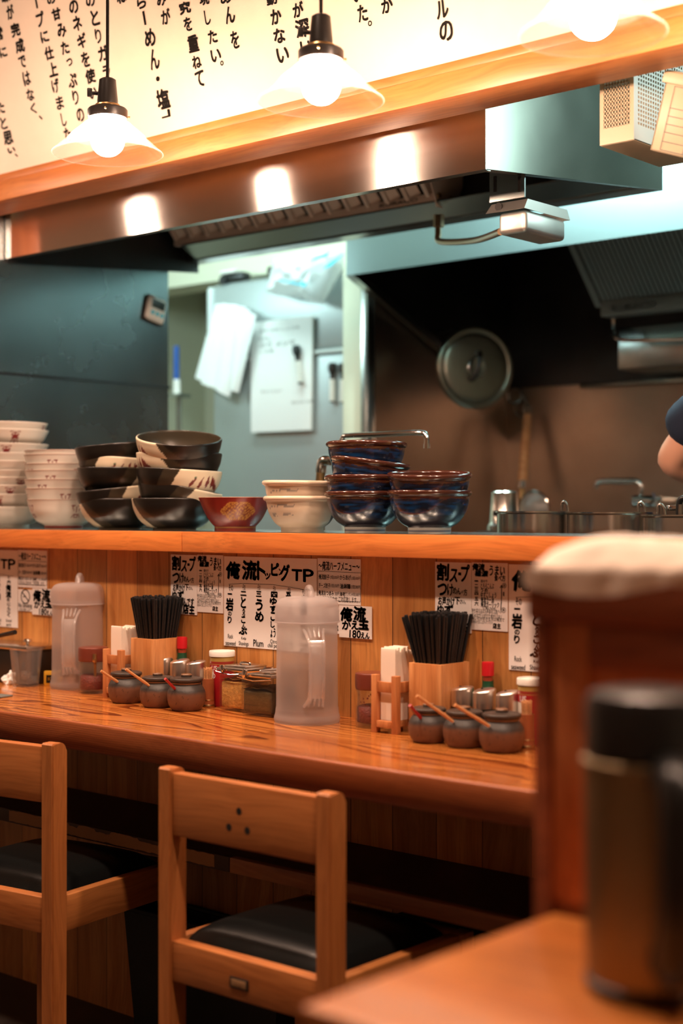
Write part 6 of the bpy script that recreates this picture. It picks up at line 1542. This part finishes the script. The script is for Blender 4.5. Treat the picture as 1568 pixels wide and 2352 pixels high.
# --- far end of the counter: tumbler, tissue, yellow pack, steel box, ladle, dark tray
p = stand(60, 1579, CZ, 0.030)
t = thing('tumbler', 'clear tumbler with a little water at the far end of the counter', 'glass', p)
o = [(0.0285, 0.0), (0.0295, 0.002), (0.0300, 0.010), (0.0375, 0.085)]
part('wall', MB().lathe([(0.0002, 0.0008)] + o + [(r - 0.0018, max(z, 0.007)) for r, z in reversed(o)] + [(0.0002, 0.007)], 48), M['tumbler'], t)
part('water', MB().lathe([(0.0002, 0.008), (0.0278, 0.008), (0.0300, 0.033), (0.0002, 0.033)], 40), M['glass'], t)
random.seed(2)
for k in range(5):
    c = Vector((random.uniform(-.013, .013), random.uniform(-.013, .013), 0.016 + 0.003 * k)); mb = MB().box(c, (0.016, 0.014, 0.013), 0.003, Matrix.Rotation(random.uniform(0, 3), 4, 'Z')); part('ice_cube', mb, M['tumbler'], t)
p = stand(20, 1574, CZ, 0.01)
mb = MB(); bmesh.ops.create_icosphere(mb.bm, subdivisions=4, radius=0.02)
for v in mb.bm.verts:
    n = noise.noise(v.co * 90) * 0.012 + noise.noise(v.co * 210) * 0.005
    v.co = v.co * (1 + n / 0.02); v.co.z = max(-0.008, v.co.z * 0.95)
    v.co.z += 0.0085
solo('crumpled_tissue', mb, M['white_paper'], 'crumpled white tissue at the far left beside the tumbler', 'tissue', p + Vector((-0.01, 0.02, 0)), smooth=25)
p = stand(104, 1577, CZ, 0.005)
t = thing('seasoning_pack', 'small yellow pack with a black printed square behind the tumbler', 'pack', (p.x, p.y + 0.02, CZ), R(40))
part('pouch', MB().box2((-0.02, 0, 0), (0.02, 0.012, 0.033), 0.002), M['yellow'], t)
part('printed_square', MB().box2((-0.014, -0.0008, 0.006), (0.008, 0.0002, 0.024)), M['ink'], t)
k = Ink().put('Ka', -0.010, 0.011, 0.003, 0.019, 0.01); part('printed_letters', k.mesh('printed_letters', M['yellow'], (0, -0.0012, 0), (1, 0, 0), (0, 0, 1)), None, t)
e = on_y(112, 1500, 2.13)
t = thing('steel_box', 'dark steel box with a shiny lid behind the tumbler', 'box', (e.x - 0.24, 2.072, CZ))
part('body', MB().box2((0, 0, 0), (0.235, 0.085, 0.078), 0.004), M['steel_dark'], t)
part('lid', MB().box2((-0.004, -0.004, 0.0785), (0.239, 0.089, 0.088), 0.003), M['steel_pot'], t); part('lid_knob', MB().lathe([(0.004, 0.088), (0.004, 0.093), (0.011, 0.097), (0.008, 0.102), (0.0002, 0.102)], 24, (0.185, 0.04, 0)), M['chrome'], t)
a = on_y(35, 1452, 2.06); b = on_y(-40, 1492, 2.06)
b.z = CZ + 0.098; b.x = min(b.x, a.x - 0.02)
mb = MB().tube([a, a.lerp(b, 0.5), b, b + (b - a).normalized() * 0.05 + Vector((0, 0, 0.012))], [0.0055, 0.0050, 0.0045, 0.004], 10); mb.lathe([(0.0002, 0.0), (0.02, 0.003), (0.03, 0.014)], 24, (b.x - 0.07, b.y, CZ + 0.0895))
solo('ladle', mb, M['black_plastic'], 'black ladle handle leaning on the steel box at the far left', 'ladle')
p = on_z(-10, 1600, CZ)
solo('small_tray', MB().box2((-0.05, -0.015, 0.0003), (0.032, 0.02, 0.004), 0.0015), M['filter_grey'], 'small dark grey tray lying on the counter at the far left edge', 'tray', p, R(8))
# ================================================================== CHAIRS
def chair_at(loc, rz, lab, holes):
    t = thing('dining_chair', lab, 'chair', loc, rz, 'wooden chairs at the counter')
    HW, D, PW, PD = 0.187, 0.37, 0.029, 0.037
    for s in (-1, 1):
        x0, x1 = (s * HW, s * (HW - PW)) if s < 0 else (HW - PW, HW)
        mb = MB(); prof = [(0, 0), (PD, 0), (PD, 0.684)] + [(PD - 0.016 + 0.016 * math.cos(a), 0.684 + 0.016 * math.sin(a)) for a in [math.pi / 2 * i / 6 for i in range(1, 7)]] + [(0.003, 0.700), (0, 0.697)]
        mb.prism([(x0, a, b) for a, b in prof], (0, 0, 0), (x1 - x0, 0, 0)); bmesh.ops.bevel(mb.bm, geom=[e for e in mb.bm.edges if abs(e.verts[0].co.x - e.verts[1].co.x) < 1e-5], offset=0.002, segments=2, affect='EDGES')
        part('back_post', mb, M['chair'], t)
    xi = HW - PW - 0.0004
    br = part('backrest', MB().box2((-xi, 0.004, 0.590), (xi, 0.026, 0.693), 0.003), M['chair_x'], t)
    if holes:
        for x, z in ((-0.005, 0.650), (-0.027, 0.622), (0.013, 0.622)): part('peg_hole', MB().cyl((x, 0.0036, z), (x, 0.0060, z), 0.0058, seg=20), M['black_hole'], br, 'dark round peg hole')
    rr = part('seat_rail', MB().box2((-xi, 0.004, 0.352), (xi, 0.028, 0.418), 0.002), M['chair_x'], t, 'rear seat rail')
    part('seat_rail', MB().box2((-xi, D - 0.030, 0.352), (xi, D - 0.006, 0.418), 0.002), M['chair_x'], t, 'front seat rail')
    for s in (-1, 1):
        a, b = (s * HW + 0.003, s * HW + 0.025) if s < 0 else (HW - 0.025, HW - 0.003)
        part('seat_rail', MB().box2((a, PD + 0.0004, 0.352), (b, D - 0.0344, 0.418), 0.002), M['chair_y'], t, 'side seat rail')
        part('front_leg', MB().box2((s * HW, D - 0.034, 0), (s * (HW - PW), D, 0.418), 0.002), M['chair'], t)
    if holes:
        pl = part('name_plate', MB().box2((-0.024, 0.0018, 0.370), (0.016, 0.0048, 0.388), 0.001), M['black_metal'], t, 'small dark maker plate')
        part('plate_face', MB().box2((-0.020, 0.0010, 0.373), (0.012, 0.0024, 0.385), 0.0005), M['worn_shelf'], pl)
    mb = MB(); x = HW - 0.028; y0, y1 = 0.031, D - 0.036
    def cush(u, v):
        a = 2 * u - 1; b = 2 * v - 1; e = 6
        r = (1 - abs(a) ** e) * (1 - abs(b) ** e)
        return (a * x, y0 + (y1 - y0) * v, 0.404 + 0.040 * max(r, 0) ** 0.38 + 0.006 * (1 - a * a) * (1 - b * b))
    mb.sheet(cush, 28, 28); mb.box2((-x, y0, 0.395), (x, y1, 0.4045))
    part('seat_cushion', mb, M['leather'], t, 'black leather cushion', smooth=75)
    return t
cl = on_z(412, 1757, 0.70); cr = on_z(740, 1825, 0.70)
p = (cl + cr) / 2
chair_at((p.x - 0.002, 1.640, 0), R(1.0), 'wooden chair with three peg holes in its backrest, at the middle of the counter', True)
q = on_z(123, 1705, 0.70)
th = R(8)
ox, oy = 0.172, 0.018
chair_at((q.x - ox * math.cos(th) + oy * math.sin(th), q.y - ox * math.sin(th) - oy * math.cos(th), 0), th, 'wooden chair at the left edge of the photo, cut by the frame', False)

# luggage baskets under the counter
def lug(x, y, z0, w, d, h, rz, lab):
    t = thing('luggage_basket', lab, 'basket', (x, y, 0), R(rz), 'black luggage baskets')
    mb = MB(); n = 0.018
    for a, b in (((-w, -d), (w, -d)), ((w, -d), (w, d)), ((w, d), (-w, d)), ((-w, d), (-w, -d))):
        A_ = Vector((a[0], a[1], h)); B_ = Vector((b[0], b[1], h)); C_ = Vector((b[0] * .86, b[1] * .86, z0)); D_ = Vector((a[0] * .86, a[1] * .86, z0))
        nrm = (B_ - A_).cross(C_ - A_).normalized() * 0.004
        mb.prism([A_, B_, C_, D_], (0, 0, 0), nrm)
    mb.box2((-w * .86, -d * .86, z0), (w * .86, d * .86, z0 + 0.004))
    part('body', mb, M['basket_black'], t)
    part('rim', MB().tube([(-w, -d, h), (w, -d, h), (w, d, h), (-w, d, h), (-w, -d, h)], 0.006, 8, cap=False), M['basket_black'], t)
    return t
lug(-2.19, 2.108, 0.002, 0.23, 0.046, 0.28, 0, 'black luggage basket on the floor between the two chairs')
lug(-1.55, 2.108, 0.002, 0.18, 0.046, 0.37, 0, 'black luggage basket on the floor under the chair with peg holes')

# ================================================================== FOREGROUND TABLE, PARTITION, TOWEL, WATER POT
n0 = on_z(690, 2310, CZ); n1 = on_z(1250, 2090, CZ)
TX, TY0, TY1 = n0.x, n0.y, n1.y
t = thing('dining_table', 'blurred orange wooden table in the right foreground', 'table', (0, 0, 0))
part('table_top', MB().box2((TX, TY0, CZ - 0.034), (0.35, TY1 - 0.001, CZ), 0.003), M['table'], t)
part('apron', MB().box2((TX + 0.03, TY0 + 0.04, CZ - 0.10), (0.32, TY0 + 0.06, CZ - 0.0345)), M['partition_dark'], t)
for x in (TX + 0.03, 0.29):
    for y in (TY0 + 0.03, TY1 - 0.06): part('leg', MB().box2((x, y, 0), (x + 0.045, y + 0.045, CZ - 0.1005 if y < TY0 + 0.05 else CZ - 0.0345), 0.002), M['partition'], t)
py0 = TY1
c = on_y(1222, 1700, py0); c2 = on_y(1276, 1700, py0 + 0.012); ct = on_y(1240, 1312, py0); cb = on_y(1240, 1425, py0); c3 = on_y(1345, 1700, py0)
t = thing('partition', 'low red brown wooden partition behind the foreground table', 'partition', (0, 0, 0))
part('edge_post', MB().box2((c.x, py0, 0), (c2.x, py0 + 0.05, cb.z - 0.0004), 0.004), M['partition_dark'], t, 'dark edge post')
part('panel', MB().box2((c2.x + 0.0004, py0 + 0.012, 0), (0.34, py0 + 0.040, cb.z - 0.0004)), M['partition'], t)
part('stile', MB().box2((c2.x + 0.0006, py0 + 0.004, CZ + 0.012), (c3.x, py0 + 0.0118, cb.z - 0.0006), 0.003), M['partition'], t)
part('lower_rail', MB().box2((c3.x + 0.0004, py0 + 0.004, CZ + 0.012), (0.34, py0 + 0.0118, CZ + 0.05), 0.003), M['partition'], t)
part('upper_rail', MB().box2((c3.x + 0.0004, py0 + 0.002, cb.z - 0.045), (0.34, py0 + 0.0118, cb.z - 0.0006), 0.003), M['partition_dark'], t)
part('cap_rail', MB().box2((c.x - 0.004, py0 - 0.006, cb.z), (0.35, py0 + 0.062, ct.z), 0.005, 3), M['partition_dark'], t)
# crumpled towel on the cap
ZT = ct.z
mb = MB(); X0 = on_y(1212, 1300, py0).x; X1 = X0 + 0.42
def towel(u, v):
    x = X0 + (X1 - X0) * u; s = v
    # v: 0 hem hanging in front, rising over the cap, hump, back hem
    if s < 0.25: y = py0 - 0.0105; z = ZT - 0.012 * (0.25 - s) / 0.25 - 0.014 * max(0, math.sin(u * 7.0 + 0.4)) * (0.25 - s) / 0.25 + 0.003
    else:
        k = (s - 0.25) / 0.75; y = py0 - 0.0105 + 0.080 * k; z = ZT + 0.0035 + math.sin(math.pi * min(1, k * 1.02)) * (0.012 + 0.028 * sstep(0.05, 0.35, u) + 0.010 * math.sin(u * 13))
    q = noise.noise_vector(Vector((x * 22, y * 30 + 3, z * 10))) * 0.007
    if s >= 0.25: z += abs(q.z) 
    y -= abs(q.y) * 0.8 if s < 0.3 else 0
    z -= 0.010 * (1 - sstep(0.0, 0.05, u)) * (1 if s > 0.25 else 0)
    return (x + q.x * 0.5, y, z)
mb.sheet(towel, 90, 40, 0.004)
solo('towel', mb, M['cloth'], 'crumpled pale towel lying on top of the partition', 'towel', smooth=80)
# water pot on the table
zc = 1.235
p = at_depth(1500, 2290, zc); p.z = CZ
t = thing('water_pot', 'blurred steel water pot with black lid on the foreground table', 'water pot', (p.x, p.y, CZ), face_cam(p))
r = 0.057
part('body', MB().lathe(spline([(0.0002, 0.0), (r - 0.012, 0.0), (r - 0.004, 0.004)], 2) + spline([(r - 0.003, 0.006), (r - 0.001, 0.03), (r, 0.10), (r + 0.001, 0.180), (r + 0.003, 0.186), (r + 0.002, 0.192), (r - 0.003, 0.194)], 5) + [(0.0002, 0.194)], 72), M['canister'], t)
part('base_ring', MB().lathe([(r - 0.009, 0.0002), (r - 0.001, 0.002), (r + 0.0005, 0.010), (r - 0.002, 0.012)], 64), M['black_plastic'], t)
part('lid', MB().lathe([(r - 0.003, 0.1945), (r + 0.0005, 0.197), (r, 0.236)] + spline([(r - 0.004, 0.246), (r - 0.02, 0.249), (0.0002, 0.250)], 3), 64), M['black_plastic'], t, 'black plastic lid')
mb = MB(); pth = spline([(r - 0.002, 0, 0.186), (r + 0.030, 0, 0.182), (r + 0.040, 0, 0.150), (r + 0.036, 0, 0.08), (r + 0.02, 0, 0.045), (r - 0.002, 0, 0.038)], 6)
mb.tube(pth, 0.019, 14)
part('handle', mb, M['black_plastic'], t, 'thick black handle', rot=(0, 0, R(14)))
